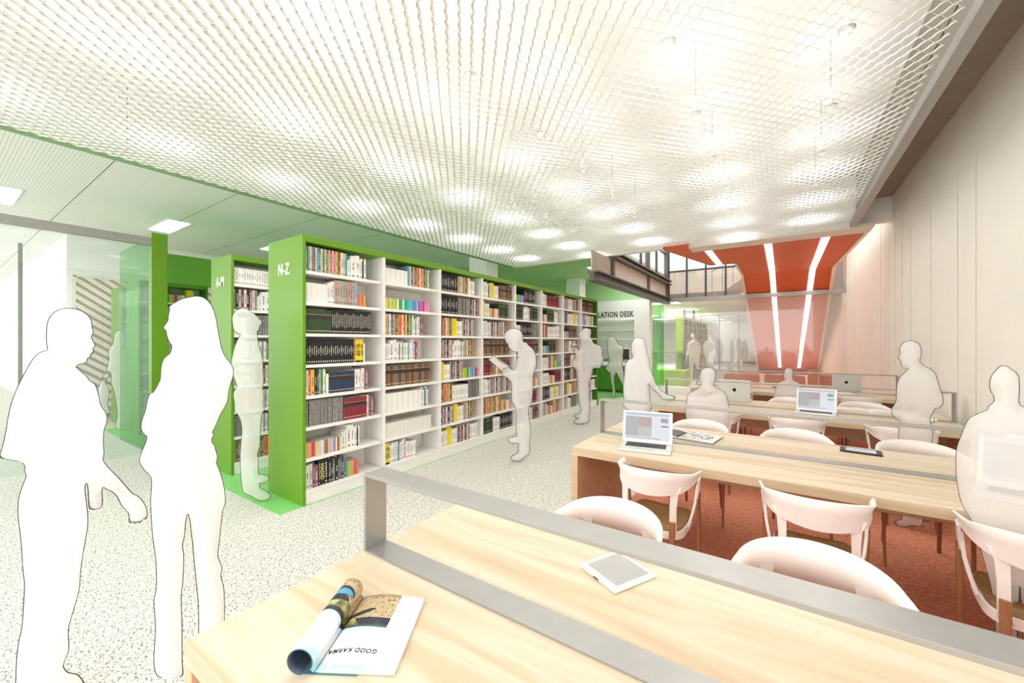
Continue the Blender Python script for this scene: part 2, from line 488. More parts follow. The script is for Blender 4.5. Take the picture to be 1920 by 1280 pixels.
# low soffit beyond the mesh, left of the atrium, with green bounce painted in
b = MB(); b.box(-30, -3.2, 8.3, 13.7, 3.5, 3.7); struct(b.build('ceiling_bounce_soffit', SOFFG))
b = MB(); b.box(-6.16, -5.65, 7.3, 7.75, 0, 3.5); struct(b.build('column', WALLW))
b = MB(); b.box(-5.74, -5.28, 11.6, 12.05, .84, 3.5); struct(b.build('column', WALLW))

# left room: white block with a diagonal slat panel, far walls
b = MB(); b.box(-30, -11, 1.52, 13.5, 0, 3.5); struct(b.build('wall_left', WALLW))
b = MB(); b.box(-30.3, -30, -4.5, 1.6, 0, 3.5); struct(b.build('wall_far_left', mat('cool_grey_wall', '#dfe2e4', .9)))
def clip(poly, axis, lim, sign):
    out = []
    for i in range(len(poly)):
        a, c = poly[i - 1], poly[i]
        ia, ic = sign * (a[axis] - lim) <= 0, sign * (c[axis] - lim) <= 0
        if ia != ic:
            t = (lim - a[axis]) / (c[axis] - a[axis]); out.append((a[0] + t * (c[0] - a[0]), a[1] + t * (c[1] - a[1])))
        if ic: out.append(c)
    return out
root = thing('slat_panel', 'pale timber wall panel of diagonal slats on the white wall, behind the green door frame', 'wall panel', (-10.99, 1.6, 0))
b = MB(); b.box(0, .02, 0, 8.4, 0, 2.74); b.build('backing', SLATB, root)
b = MB()
y = -3.0
while y < 8.6:
    poly = [(y, 2.84), (y + .125, 2.84), (y + 3.8 + .125, 0), (y + 3.8, 0)]
    for ax, lim, sg in ((0, .03, -1), (0, 8.37, 1), (1, .13, -1), (1, 2.71, 1)):
        if poly: poly = clip(poly, ax, lim, sg)
    if len(poly) > 2: b.prism(poly, lambda u, v, w: (w, u, v), .02, .06)
    y += .21
b.box(.02, .065, 0, .03, .1, 2.74); b.box(.02, .065, 8.37, 8.4, .1, 2.74); b.box(.02, .065, 0, 8.4, 2.71, 2.74); b.box(.02, .065, 0, 8.4, .1, .13)
b.build('slat', SLATW, root)

# glass wall along X = -7 with its grey head rail, green door frame, green side pane
b = MB(); b.box(-7.04, -6.96, -4.5, 1.72, 2.78, 2.88); struct(b.build('trim_4', STEELG))
b = MB(); b.box(-7.006, -6.994, -4.5, 1.72, .02, 2.78); struct(b.build('window_1', GLASS))
b = MB(); b.box(-8.825, -8.78, .76, .80, 0, 2.87); struct(b.build('trim_5', mat('grey_door_post', '#7d7f7d', .4, metal=.3)))
d1 = thing('door_1', 'lime green door frame standing in the glass wall', 'door frame', (-7, 1.72, 0)); struct(d1)
b = MB(); b.box(-.06, .06, 0, .17, 0, 2.95); b.build('jamb', GREEN, d1, bevel=.004)
b = MB(); b.box(-.06, .06, .17, 2.6, 2.3, 2.7); b.build('head_panel', GREEND, d1, bevel=.004)
b = MB(); b.box(-1.45, -.06, 0, .012, 0, 2.88); b.build('side_pane', GLASSG, d1)

# atrium: left fascia of steel and panels, clerestory, back curtain wall
b = MB(); b.box(-3.25, -3.0, 7.5, 13.7, 2.72, 2.76); b.box(-3.2, -3.1, 7.5, 13.7, 2.76, 2.88); b.box(-3.25, -3.0, 7.5, 13.7, 2.88, 2.91)
struct(b.build('beam_lower', STEELD))
b = MB(); b.box(-3.25, -2.98, 8.52, 13.7, 3.33, 3.36); b.box(-3.2, -3.08, 8.52, 13.7, 3.36, 3.44); b.box(-3.25, -2.98, 8.52, 13.7, 3.44, 3.47)
struct(b.build('beam_upper', STEELD))
b = MB()
for y in (8.6, 11.45): b.box(-3.2, -3.08, y - .06, y + .06, 2.91, 6.2)
b.box(-3.2, -3.08, 13.55, 13.7, 2.91, 6.2)
struct(b.build('trim_6', STEELD))
b = MB(); b.box(-3.17, -3.14, 7.5, 13.7, 2.91, 3.33); struct(b.build('wall_fascia', PANELB))
w2 = thing('window_2', 'clerestory glazing above the steel beam', 'window', (-3.15, 8.55, 3.47)); struct(w2)
b = MB(); b.box(-.02, 0, 0, 5.15, 0, 2.7); b.build('pane', GLASSF, w2)
b = MB()
for y in (.9, 2.3, 3.9): b.box(-.04, .03, y - .02, y + .02, 0, 2.7)
b.box(-.04, .03, 0, 5.15, .85, .89); b.build('mullion', STEELB, w2)
w3 = thing('window_3', 'atrium curtain wall above the glass partition', 'window', (-3.1, 13.7, 2.9)); struct(w3)
b = MB(); b.box(0, 4.5, 0, .02, .85, 3.3); b.build('pane', GLASSF, w3)
b = MB(); b.box(0, 4.5, 0, .02, 0, .85); b.build('lower_pane', glassy('beige_misty_pane', '#cfc8bf', .3, refl=.05), w3)
b = MB()
for i in range(8): b.box(i * .55 + .02 - .02, i * .55 + .02 + .025, -.05, .06, 0, 3.3)
b.box(0, 4.5, -.04, .05, .84, .885); b.build('mullion', STEELB, w3)

# glass partition at the end of the reading room
w4 = thing('window_4', 'frameless glass partition at the end of the reading room', 'window', (-3.63, 13.7, 0)); struct(w4)
b = MB(); b.box(-.05, 5.03, -.04, .04, 2.78, 2.9); b.build('head_rail', STEELG, w4)
b = MB(); b.box(.42, 5.03, -.006, .006, .01, 2.78); b.build('pane', GLASSF, w4)
b = MB(); b.box(0, .4, -.006, .006, .01, 2.78); b.build('green_pane', GLASSG, w4)

# orange ribbon: ceiling sheet that folds down to the far hall
OZ = 3.3
b = MB()
ceil = [(-1.5, 8.75), (1.12, 8.75), (1.0, 12.4), (-.87, 12.4), (-.87, 10.58), (-1.43, 10.5), (-1.95, 8.2), (-1.5, 8.2)]
b.prism(ceil, lambda u, v, w: (u, v, w), OZ, OZ + .12)
# inclined part
def slope(px, py, d):
    p = ray(px, py) * d; return (p.x, p.y, p.z + H)
lo = [(-.87, 12.4, OZ), (1.0, 12.4, OZ), (1.34, 23.4, .01), (-.96, 23.4, .01)]
b.add(lo + [(p[0], p[1] + .12, p[2] + .08) for p in lo], [(0, 1, 2, 3), (7, 6, 5, 4), (0, 4, 5, 1), (1, 5, 6, 2), (2, 6, 7, 3), (3, 7, 4, 0)])
struct(b.build('ceiling_orange_ribbon', ORANGE))
b = MB()
b.beam((1.03, 12.4, OZ), (1.36, 23.4, .05), .06, .14); b.beam((-.90, 12.4, OZ), (-.99, 23.4, .05), .06, .14)
b.beam((1.15, 8.75, OZ + .05), (1.03, 12.4, OZ + .05), .05, .13); b.beam((-.9, 10.58, OZ + .05), (-.9, 12.4, OZ + .05), .05, .13)
struct(b.build('trim_7', EDGEC))
labs = ['slim white light strip in the orange ceiling, left of the three', 'middle white light strip running down the orange ribbon', 'right-hand white light strip running down the orange ribbon']
for (xa, xb, dn), lab in zip(((-1.22, None, 0), (-.22, -.1, 1), (.62, .62, 1)), labs):
    r = thing('light_strip', lab, 'light strip', (xa, 8.77, OZ), 0, 'light strips in the orange ribbon')
    q = MB(); q.box(-.06, .06, 0, (3.63 if dn else 1.7), -.008, 0); q.build('ceiling_run', STRIPE, r)
    if dn:
        q = MB(); n = Vector((0, -(OZ - 0), -(23.4 - 12.4))).normalized() * .006
        vs = []
        for xx, yy, zz in ((0, 12.4 - 8.77, 0), (xb - xa, 22.4 - 8.77, -(OZ - .3))):
            vs += [(xx - .06, yy + n.y, zz + n.z), (xx + .06, yy + n.y, zz + n.z), (xx + .06, yy, zz), (xx - .06, yy, zz)]
        q.add(vs, [(0, 1, 5, 4), (1, 2, 6, 5), (2, 3, 7, 6), (3, 0, 4, 7), (3, 2, 1, 0), (4, 5, 6, 7)])
        q.build('sloping_run', STRIPE, r)

# far hall beyond the partition: roof, back wall, glazed screen, stair behind the curtain wall
b = MB(); b.box(-14, -1.2, 13.8, 14.6, 2.92, 3.05); b.box(-14, XW + .2, 14.6, 33, 2.92, 3.05)
struct(b.build('ceiling_far_hall', WALLW))
b = MB(); b.box(-14, XW + .2, 32, 32.2, 0, 3.0); struct(b.build('wall_far_hall', mat('pale_grey_wall', '#e4e4e2', .9)))
b = MB(); b.box(-14, -13.8, 13.8, 32, 0, 3.0); struct(b.build('wall_far_side', WALLW))
w5 = thing('window_5', 'glazed screen deep in the far hall', 'window', (-4, 24, 0)); struct(w5)
b = MB(); b.box(0, 5.4, -.01, .01, .05, 2.9); b.build('pane', GLASSF, w5)
b = MB()
for x in (0.3, 1.2, 2.1, 3.0, 3.9, 4.8): b.box(x - .02, x + .02, -.05, .05, 0, 2.9)
b.box(0, 5.4, -.05, .05, .35, .45); b.build('mullion', STEELD, w5)
b = MB()
for px in (1283, 1301):
    p = ray(px, CY) * 15.6; b.box(p.x - .035, p.x + .035, p.y - .035, p.y + .035, 0, 2.75)
struct(b.build('trim_8', STEELD))
# grey blocks of the corridor end
b = MB(); b.box(-3.2, -.9, 27, 27.2, 0, 2.6); struct(b.build('wall_corridor_end', mat('mid_grey_wall', '#c2c2be', .9)))
st = thing('staircase', 'pale staircase rising to the right behind the atrium curtain wall', 'staircase', (-2.2, 16.4, 3.05))
q = MB(); q.prism([(0, 0), (.3, 0), (2.6, 1.4), (2.6, 1.75)], lambda u, v, w: (u, w, v), 0, .9); q.build('flight', mat('stair_plaster', '#b4b0aa', .8), st)
q = MB(); q.prism([(0.24, -.04), (.42, -.04), (2.6, 1.26), (2.6, 1.4)], lambda u, v, w: (u, w, v), -.02, .92); q.build('underside', mat('ash_stringer', '#b98a58', .6), st)
q = MB(); q.tube([(0, -.03, 1.0), (2.6, -.03, 2.7)], .02)
for i in range(8): q.tube([(i * .34 + .05, -.03, .06 + i * .22), (i * .34 + .05, -.03, 1.02 + i * .222)], .01)
q.build('railing', STEELB, st)

# circulation desk wall with niche shelves and lettering
b = MB()
b.box(-9.5, -3.5, 13.1, 13.3, 0, 2.86); b.box(-3.98, -3.5, 12.96, 13.1, 0, 2.86); b.box(-9.5, -3.98, 12.96, 13.1, 2.2, 2.86); b.box(-9.5, -3.98, 12.96, 13.1, 0, .5)
struct(b.build('wall_desk', WALLW))
b = MB(); b.box(-11, -3.2, 12.97, 13.3, 2.86, 3.5); struct(b.build('wall_bulkhead', SOFFG))  # bulkhead tinted with the same painted green bounce
sh = thing('niche_shelving', 'empty white shelving set in the wall behind the green counter', 'shelving', (-9.4, 12.8, 0))
for i in range(5):
    q = MB(); q.box(0, 5.4, 0, .28, .95 + i * .3, .975 + i * .3); q.build('shelf', WHITE, sh)
q = MB(); q.box(0, 5.4, .285, .298, .5, 2.19); q.build('back_panel', mat('pale_mint_back', '#f2faf0', .8), sh)
M = frame((1, 0, 0), (0, 0, 1), (0, 0, 0))
me = text_mesh('CIRCULATION DESK', .255, .006, .005, .685, 'RIGHT'); me.transform(M)
tx = link(me, 'desk_sign', LETTERG, loc=(-4.0, 12.95, 2.39)); tag(tx, 'dark grey capital letters on the white wall above the green counter', 'sign')
# counter
ct = thing('service_counter', 'long lime green service counter with white top under the desk lettering', 'counter', (-8.5, 11.42, 0))
q = MB(); q.box(0, 4.7, 0, 2.1 - .6, .08, .78); q.build('body', GREEND, ct, bevel=.004)
q = MB(); q.box(0, 4.66, .05, 1.45, 0, .08); q.build('plinth', mat('dark_green_plinth', '#356b10', .5), ct)
q = MB(); q.box(-.0, 4.72, -.02, 1.5, .78, .83); q.build('top', WHITE, ct, bevel=.004)
mo = thing('monitor', 'flat computer monitor on the green counter beside the woman', 'monitor', (-4.05, 11.9, .83), .5)
q = MB(); q.box(-.1, .1, -.08, .08, 0, .012); q.box(-.02, .02, .02, .035, .012, .2); q.build('stand', ALU, mo)
q = MB(); q.box(-.25, .25, 0, .02, .1, .46); q.build('case', WHITE, mo, bevel=.004)
q = MB(); q.box(-.235, .235, -.003, 0, .12, .44); q.build('screen', mat('dark_screen', '#33302f', .2), mo)

# far hall furniture
def px_at(px, d): p = ray(px, CY) * d; return (p.x, p.y)
q = MB(); q.box(-3.7, -2.72, 14.4, 15.4, .004, .5)
tag(q.build('bench', BENCHG, bevel=.01), 'block-shaped bright lime bench beyond the glass partition', 'bench')
tb = thing('high_table', 'slim green high table behind the lime bench', 'table', (-4.4, 16.3, 0))
q = MB(); q.box(0, 1.75, 0, .6, 1.05, 1.12); q.build('tabletop', GREEN, tb)
for xx in (.06, 1.05):
    q = MB(); q.box(xx, xx + .12, .1, .5, 0, 1.05); q.build('leg', GREEN, tb)
specs = [(-1.55, 14.3, .95, .7, .44, BENCHR, 'low orange-red block seat, leftmost of those behind the glass partition'),
         (-.45, 14.25, 1.0, .6, .46, BENCHO, 'low amber block seat behind the glass partition, below the orange ribbon'),
         (.62, 14.2, .22, .6, .62, BENCHO, 'narrow upright amber block behind the glass partition'),
         (.9, 14.3, .45, .7, .5, BENCHR, 'orange-red block seat beside the board wall behind the glass partition')]
for x, y, w, dp, h, m, lab in specs:
    q = MB(); q.box(0, w, 0, dp, 0, h)
    r = thing('block_seat', lab, 'seat', (x, y, .008), 0, 'orange block seats behind the partition')
    q.build('body', m, r, bevel=.01)
    q = MB(); q.box(.03, w - .03, .03, dp - .03, h, h + .03); q.build('pad', BENCHO if m is BENCHR else BENCHR, r, bevel=.008)

proto = None  # ceiling panels added to brighten the far hall
for i in range(4):
    for j in range(2):
        x, y = -3.6 - 2.6 * j, 15.4 + i * 3.6
        lab = 'added square fill light in the far hall, %s from the partition in the %s row' % (('first', 'second', 'third', 'fourth')[i], ('inner', 'outer')[j])
        if proto is None:
            proto = thing('hall_fill_light', lab, 'ceiling light', (x, y, 2.92), 0, 'added fill lights in the far hall')
            q = MB(); q.box(-.52, .52, -.32, .32, -.012, 0); q.build('frame', WHITE, proto)
            q = MB(); q.box(-.5, .5, -.3, .3, -.016, -.012); q.build('diffuser', HALLE, proto)
        else: dup(proto, (x, y, 2.92), 0, lab)
# ================================================================== BOOKCASES
SZ = [.13 + .288 * k for k in range(8)]      # shelf tops, bottom to top
BAY = .865
ORD = ['first', 'second', 'third', 'fourth', 'fifth', 'sixth', 'seventh', 'eighth', 'ninth', 'tenth', 'eleventh', 'twelfth', 'thirteenth', 'fourteenth',
       'fifteenth', 'sixteenth', 'seventeenth', 'eighteenth', 'nineteenth', 'twentieth', '21st', '22nd', '23rd', '24th', '25th', '26th', '27th', '28th', '29th', '30th', '31st', '32nd', '33rd', '34th', '35th', '36th']

_shelf = MB(); _shelf.box(-.30, 0, 0, BAY - .035, -.028, 0); SHELF = _shelf.mesh('shelf'); SHELF.materials.append(WHITE)
_div = MB(); _div.box(-.30, 0, -.0175, .0175, .02, 2.41); DIV = _div.mesh('divider'); DIV.materials.append(WHITE)

def bookcase(x, y, depth, bays, label, letters=None):
    r = thing('bookcase', label, 'bookcase', (x, y, .004))
    L_ = bays * BAY + .03
    q = MB(); q.box(-depth, 0, -.0, .03, 0, 2.47); q.build('end_panel', GREEN, r, bevel=.002, seg=1)
    q = MB(); q.box(-depth, 0, L_, L_ + .03, 0, 2.47); q.build('end_panel', GREEND, r, bevel=.002, seg=1)
    q = MB(); q.box(-depth, 0, .03, L_, 2.41, 2.47); q.build('top_panel', GREEN, r, bevel=.002, seg=1)
    q = MB(); q.box(-depth, -.31, .03, L_, .02, 2.41); q.build('back_panel', WHITE, r)
    q = MB(); q.box(-.30, -.012, .03, L_, 0, .10); q.build('plinth', WHITE, r)
    for k in range(bays):
        for z in SZ:
            o = bpy.data.objects.new('shelf', SHELF); COL.objects.link(o); o.parent = r; o.location = (-.004, .03 + k * BAY + (.0175 if k else 0), z)
        if k:
            o = bpy.data.objects.new('divider', DIV); COL.objects.link(o); o.parent = r; o.location = (-.001, .03 + k * BAY, 0)
    if letters:
        me = text_mesh(letters, .155, .003, .0028, .70); me.transform(frame((1, 0, 0), (0, 0, 1), (-depth * .52, -.003, 2.175)))
        link(me, 'shelf_lettering', LETTERW, r)
    return r

NZ = bookcase(-3.6, 1.94, .64, 8, 'long lime green bookcase of eight bays, lettered N-Z on its end', 'N-Z')
AM = bookcase(-5.09, 1.94, .55, 3, 'lime green bookcase lettered A-M on its end, behind the N-Z one', 'A-M')
B3 = bookcase(-8.46, 1.94, .70, 1, 'green-ended bookcase seen through the green glass pane, next to the door frame')
B4 = bookcase(-9.70, 2.0, .70, 1, 'green-ended bookcase behind the green glass pane, in front of the slatted wall')

lw = thing('low_shelving', 'white shelving with a green top against the slatted wall, behind the door frame', 'shelving', (-10.35, 3.9, .0))
q = MB(); q.box(-.3, 0, 0, 4.2, 2.26, 2.3); q.build('top_panel', GREEN, lw)
for i in range(6):
    q = MB(); q.box(-.3, -.01, 0, 4.2, .3 + i * .36, .33 + i * .36); q.build('shelf', WHITE, lw)
for i in range(5):
    q = MB(); q.box(-.3, 0, i * 1.04, i * 1.04 + .04, 0, 2.26); q.build('upright', WHITE, lw)
# far hall bookcase
fb = thing('bookcase', 'pale green bookcase far beyond the glass partition', 'bookcase', (-3.2, 17, .004))
q = MB(); q.box(-.35, 0, 0, .04, 0, 2.47); q.build('end_panel', BENCHG, fb)
q = MB(); q.box(-.35, 0, .04, 7, 2.41, 2.47); q.build('top_panel', BENCHG, fb)
q = MB(); q.box(-.35, -.31, .04, 7, 0, 2.41); q.build('back_panel', WHITE, fb)
for z in SZ:
    q = MB(); q.box(-.31, 0, .04, 7, z - .028, z); q.build('shelf', WHITE, fb)
for k in range(1, 9):
    q = MB(); q.box(-.31, 0, k * .86 - .018, k * .86 + .018, .02, 2.41); q.build('divider', WHITE, fb)

# ------------------------------------------------------------------ books
# a recipe is a list of runs: (count, colours, height, width, style, noun)   style 0 plain .3 lettered .6 banded 1 mottled
VIV = ['#b8a070', '#5a7fae', '#7fb7a6', '#e9d9a8', '#a77fb0', '#8d8078', '#c8ddd8', '#2f8d93', '#a9705e', '#e3d3dc', '#3f9a4a', '#ead36a', '#6f5696', '#e0c060', '#b0266e', '#efb9c4', '#cf5a50', '#b3cf6a', '#b98a6a', '#c23a4c', '#f0e6d2', '#e8e29a', '#b9d8d6', '#5fa9b9']
PAS = ['#b7c98a', '#e2c27a', '#e7b36a', '#e58a8a', '#d8545c', '#c96a72', '#e7cf84', '#d2d9a2', '#cfd7d2', '#e9e6dc', '#d9dcd6', '#d0574f', '#3f9c93', '#e9cf7a', '#d9a9c9', '#b9cfe0', '#a878b4', '#e4dfb0', '#a33f48', '#b7d49a', '#e8e2c4', '#c6cfe2']
RAIN = ['#c3c23c', '#e3d98c', '#b9bd3a', '#cfcfa9', '#b6c83c', '#c6d05a', '#a9c43c', '#e9ecd8', '#2f9a5e', '#3fae74', '#dfe6e0', '#2fa893', '#33b3a4', '#49bdb5', '#6cc5d2', '#4fb0cc', '#5d8fc0', '#7c86b9', '#b9b7d6', '#7d5ba6', '#b679b9', '#d85aa0', '#c2277f', '#e79ac0', '#c98aa0', '#dba4ac']
MIX = ['#caa07a', '#e2b45a', '#8fb3b4', '#f1efe8', '#22395c', '#d8b66a', '#6d6259', '#7b736b', '#e08a2c', '#df6a4c', '#f2f0ea', '#c8404a', '#e6cf4c', '#1f3a48', '#b9b25a', '#1f7a70', '#eef0ea']
WH = ['#f3f2ee', '#eceae4', '#f6f5f1']
GR = ['#efeeea', '#c9c6c0', '#f3f2ee', '#a9a6a0', '#f1f0ec', '#3b3a3a', '#f4f3ef']
BRN = ['#6b4f33', '#7b5a3a', '#8a6a44', '#594632', '#94603a', '#6f7a82', '#7a6640', '#4f4433']
DRK = ['#a89a98', '#1f1f21', '#c9c2b8', '#7c3742', '#e9e6df', '#2b2b2e', '#8f5a60', '#d9d3c8']

def run(n, cols, h, w, st, noun): return [(cols[i % len(cols)], h, w, st, noun) for i in range(n)]
TALLW = [('#f3f2ee', .17, .022, .3, 'white book'), ('#e9e8e4', .19, .02, .3, 'white book'), ('#f4f3ef', .225, .05, .3, 'thick white book'), ('#f2f1ed', .235, .045, .3, 'thick white book')]
THIN3 = [('#f3f2ee', .2, .02, .3, 'white book'), ('#f0efeb', .215, .018, .3, 'white book'), ('#2b2b2d', .19, .012, 0, 'thin black book'), ('#f1f0ec', .2, .022, .3, 'white book'), ('#e9e7e2', .22, .012, .3, 'thin white book')]
TAIL = [('#f0ede4', .225, .03, .3, 'cream book'), ('#5c5a60', .235, .017, .3, 'grey book'), ('#9c5b68', .2, .038, .3, 'dusty rose book')]
YEL = [('#ecd91c', .235, .028, 0, 'yellow book'), ('#ecd91c', .235, .028, 0, 'yellow book'), ('#ecd91c', .235, .028, 0, 'yellow book')]
ART = [('#f6f5f3', .235, .036, 0, 'white book with red and blue lettering')]
BAY1 = [   # top shelf first
 run(24, VIV, .235, .0185, .3, 'slim paperback') + TALLW + THIN3,
 run(14, WH, .185, .0165, 0, 'slim white volume') + [('#f2f1ed', .2, .02, .3, 'white book'), ('#efeeea', .21, .02, .3, 'white book'), ('#f4f3ef', .222, .034, .3, 'white book')] + run(9, ['#b79a92', '#b9ab95', '#b3b0a0', '#a9b0aa', '#b3a088', '#c09a80', '#bb9a90', '#b0b7bb', '#a9b4c4'], .24, .028, .3, 'muted tall volume') + run(4, ['#d86a4a', '#dd8a5a', '#c98a4a', '#d9a45a'], .125, .026, 0, 'short paperback'),
 run(8, ['#2f4a2c'], .225, .034, .6, 'dark green volume') + run(24, ['#1d1c1c'], .238, .0185, .3, 'black volume'),
 run(24, ['#1d1c1c'], .238, .0215, .3, 'black volume') + [('#d98a6a', .24, .02, .3, 'salmon book')] + YEL + [('#a9a4b4', .2, .012, 0, 'grey book'), ('#f1f2f2', .195, .024, 0, 'white book')],
 [('#c9786a', .24, .02, 0, 'salmon book'), ('#f1efe8', .238, .02, .3, 'white book'), ('#d5525a', .24, .026, .3, 'red book'), ('#e3c04c', .24, .036, .3, 'yellow book'), ('#1f2f3e', .24, .022, .3, 'navy book'), ('#1f4a58', .24, .022, .3, 'dark teal book'), ('#c2b66c', .24, .018, .3, 'olive book'), ('#2f9a94', .24, .022, .3, 'teal book'), ('#eef0e2', .238, .022, .3, 'white book'), ('#9cb84c', .23, .01, 0, 'thin lime book'), ('#f4f4f1', .19, .028, 0, 'white book')] + run(9, ['#2b3a58'], .205, .031, .6, 'navy volume') + [('#f1efe9', .215, .042, .3, 'cream book'), ('#f0eee8', .215, .026, .3, 'cream book'), ('#d9d3c8', .2, .014, 0, 'grey book')] + TAIL,
 run(17, ['#3a3a3a', '#4a4946', '#2c2c2c'], .24, .0235, 1.0, 'mottled black and white book') + run(9, ['#8a2a3c'], .215, .03, .6, 'dark red volume') + TAIL,
 run(21, PAS, .135, .0185, 0, 'short pastel paperback') + [('#e9e8e4', .17, .024, .3, 'white book'), ('#f0efec', .19, .024, .3, 'white book')] + [('#f3f2ee', .235, .05, .3, 'thick white book'), ('#efeeea', .23, .03, .3, 'white book')] + THIN3[:4],
 [('#e9e6df', .22, .02, .3, 'white book'), ('#e6e2da', .22, .03, .3, 'white book'), ('#d9d0bf', .225, .034, .3, 'cream book'), ('#3c4a68', .23, .02, .3, 'slate blue book'), ('#9c5668', .195, .036, .3, 'dusty rose book'), ('#2a2c28', .24, .014, .3, 'thin black book'), ('#1c1c1c', .24, .05, 0, 'thick black book with yellow lettering'), ('#1b1b1d', .24, .034, .3, 'black book'), ('#232325', .23, .03, .3, 'black book'), ('#2e2d2b', .2, .022, .3, 'black book'), ('#7c7c7c', .215, .02, .3, 'grey book'), ('#2b2b2d', .225, .034, .3, 'black book'), ('#8f8f8d', .2, .02, .3, 'grey book'), ('#6d6462', .22, .018, .3, 'grey brown book'), ('#2f4a5c', .225, .018, .3, 'dark blue book'), ('#6f97a4', .22, .032, .3, 'grey blue book')] + run(7, ['#6fae6a', '#a9bf5c', '#c9c46a', '#e0a45c', '#d9736a', '#d0606c', '#d9847c'], .15, .02, 0, 'short paperback'),
]
BAY2 = [
 run(15, WH, .17, .0225, 0, 'slim white volume') + [('#6fa0ac', .235, .036, 0, 'grey blue book')] + run(14, MIX[3:], .235, .022, .3, 'paperback'),
 run(26, RAIN, .125, .0265, 0, 'short rainbow paperback'),
 run(17, MIX, .235, .0255, .3, 'paperback') + [('#f2f1ec', .19, .02, .3, 'white book'), ('#aeb6bd', .19, .024, .3, 'grey book'), ('#f0ecec', .2, .02, .3, 'white book')] + TAIL,
 run(4, WH, .19, .022, .3, 'white book') + TALLW[2:] + THIN3 + [('#6f9a3c', .21, .014, .3, 'green book')] + run(3, WH, .2, .025, .3, 'white book') + [('#58b0bb', .19, .02, .3, 'turquoise book'), ('#eeeeea', .2, .03, .3, 'white book')] + ART + [('#f1f0ec', .19, .02, .3, 'white book'), ('#8c4a58', .21, .032, .3, 'dark rose book'), ('#e6e4de', .2, .02, .3, 'white book')],
 run(23, BRN + ['#a0643c', '#5f7688'], .23, .0305, .6, 'leather volume'),
 run(21, WH, .21, .0265, 0, 'white volume') + [('#eeeae6', .235, .03, .3, 'white book'), ('#f4f4f2', .2, .024, .3, 'white book'), ('#3f8ea4', .21, .022, .3, 'blue book'), ('#f1f0ec', .24, .02, .3, 'white book'), ('#e9e8e4', .2, .02, .3, 'white book')],
 run(24, ['#ece9e4', '#e6e2dc'], .165, .03, 0, 'slim pale volume'),
 YEL + [('#f2f1ed', .2, .028, .3, 'white book')] + run(4, ['#f3f2ee', '#e9e8e4', '#dfe3e6', '#f3f2ee'], .225, .024, .3, 'white book') + [('#5aa6b8', .215, .02, .3, 'blue book'), ('#f1f0ec', .205, .03, .3, 'white book'), ('#eeeeea', .23, .028, .3, 'white book')] + ART + [('#f2f2f0', .2, .024, .3, 'white book')] + run(4, WH, .19, .032, .3, 'white book'),
]
def tempered(seed, dark=False):
    R = random.Random(seed)
    t = [lambda: TALLW + THIN3, lambda: run(6, GR, .215, .026, .3, '') + THIN3, lambda: run(R.randint(8, 14), WH, .2, .024, .3, ''), lambda: run(9, MIX, .235, .024, .3, ''), lambda: run(10, MIX[5:], .235, .025, .3, ''), lambda: TALLW + THIN3, lambda: YEL + run(4, WH, .2, .028, .3, ''),
         lambda: run(12, BRN, .225, .03, .6, ''), lambda: run(16, ['#1d1c1c'], .235, .022, .3, ''), lambda: run(9, DRK, .22, .03, .3, ''), lambda: run(12, PAS, .14, .02, 0, ''), lambda: run(12, RAIN[::2], .13, .026, 0, ''),
         lambda: run(10, ['#3a3a3a', '#2c2c2c', '#4a4946'], .235, .024, 1.0, ''), lambda: run(8, ['#8a2a3c'], .215, .03, .6, ''), lambda: run(7, ['#2b3a58'], .205, .031, .6, ''), lambda: run(8, ['#2f4a2c'], .225, .034, .6, ''), lambda: ART + run(4, WH, .2, .026, .3, ''), lambda: run(9, DRK, .235, .028, .3, '')]
    out = []
    w = 0
    while w < .62:
        r = R.choice(t)() if not dark else R.choice([t[9], t[17], t[3], t[4], t[5], t[12], t[16], t[1]])()
        out += r; w = sum(b[2] for b in out)
    return out

def fit(seq, width):
    tot, out = 0, []
    for b_ in seq:
        if tot + b_[2] > width: break
        out.append(b_); tot += b_[2]
    return out

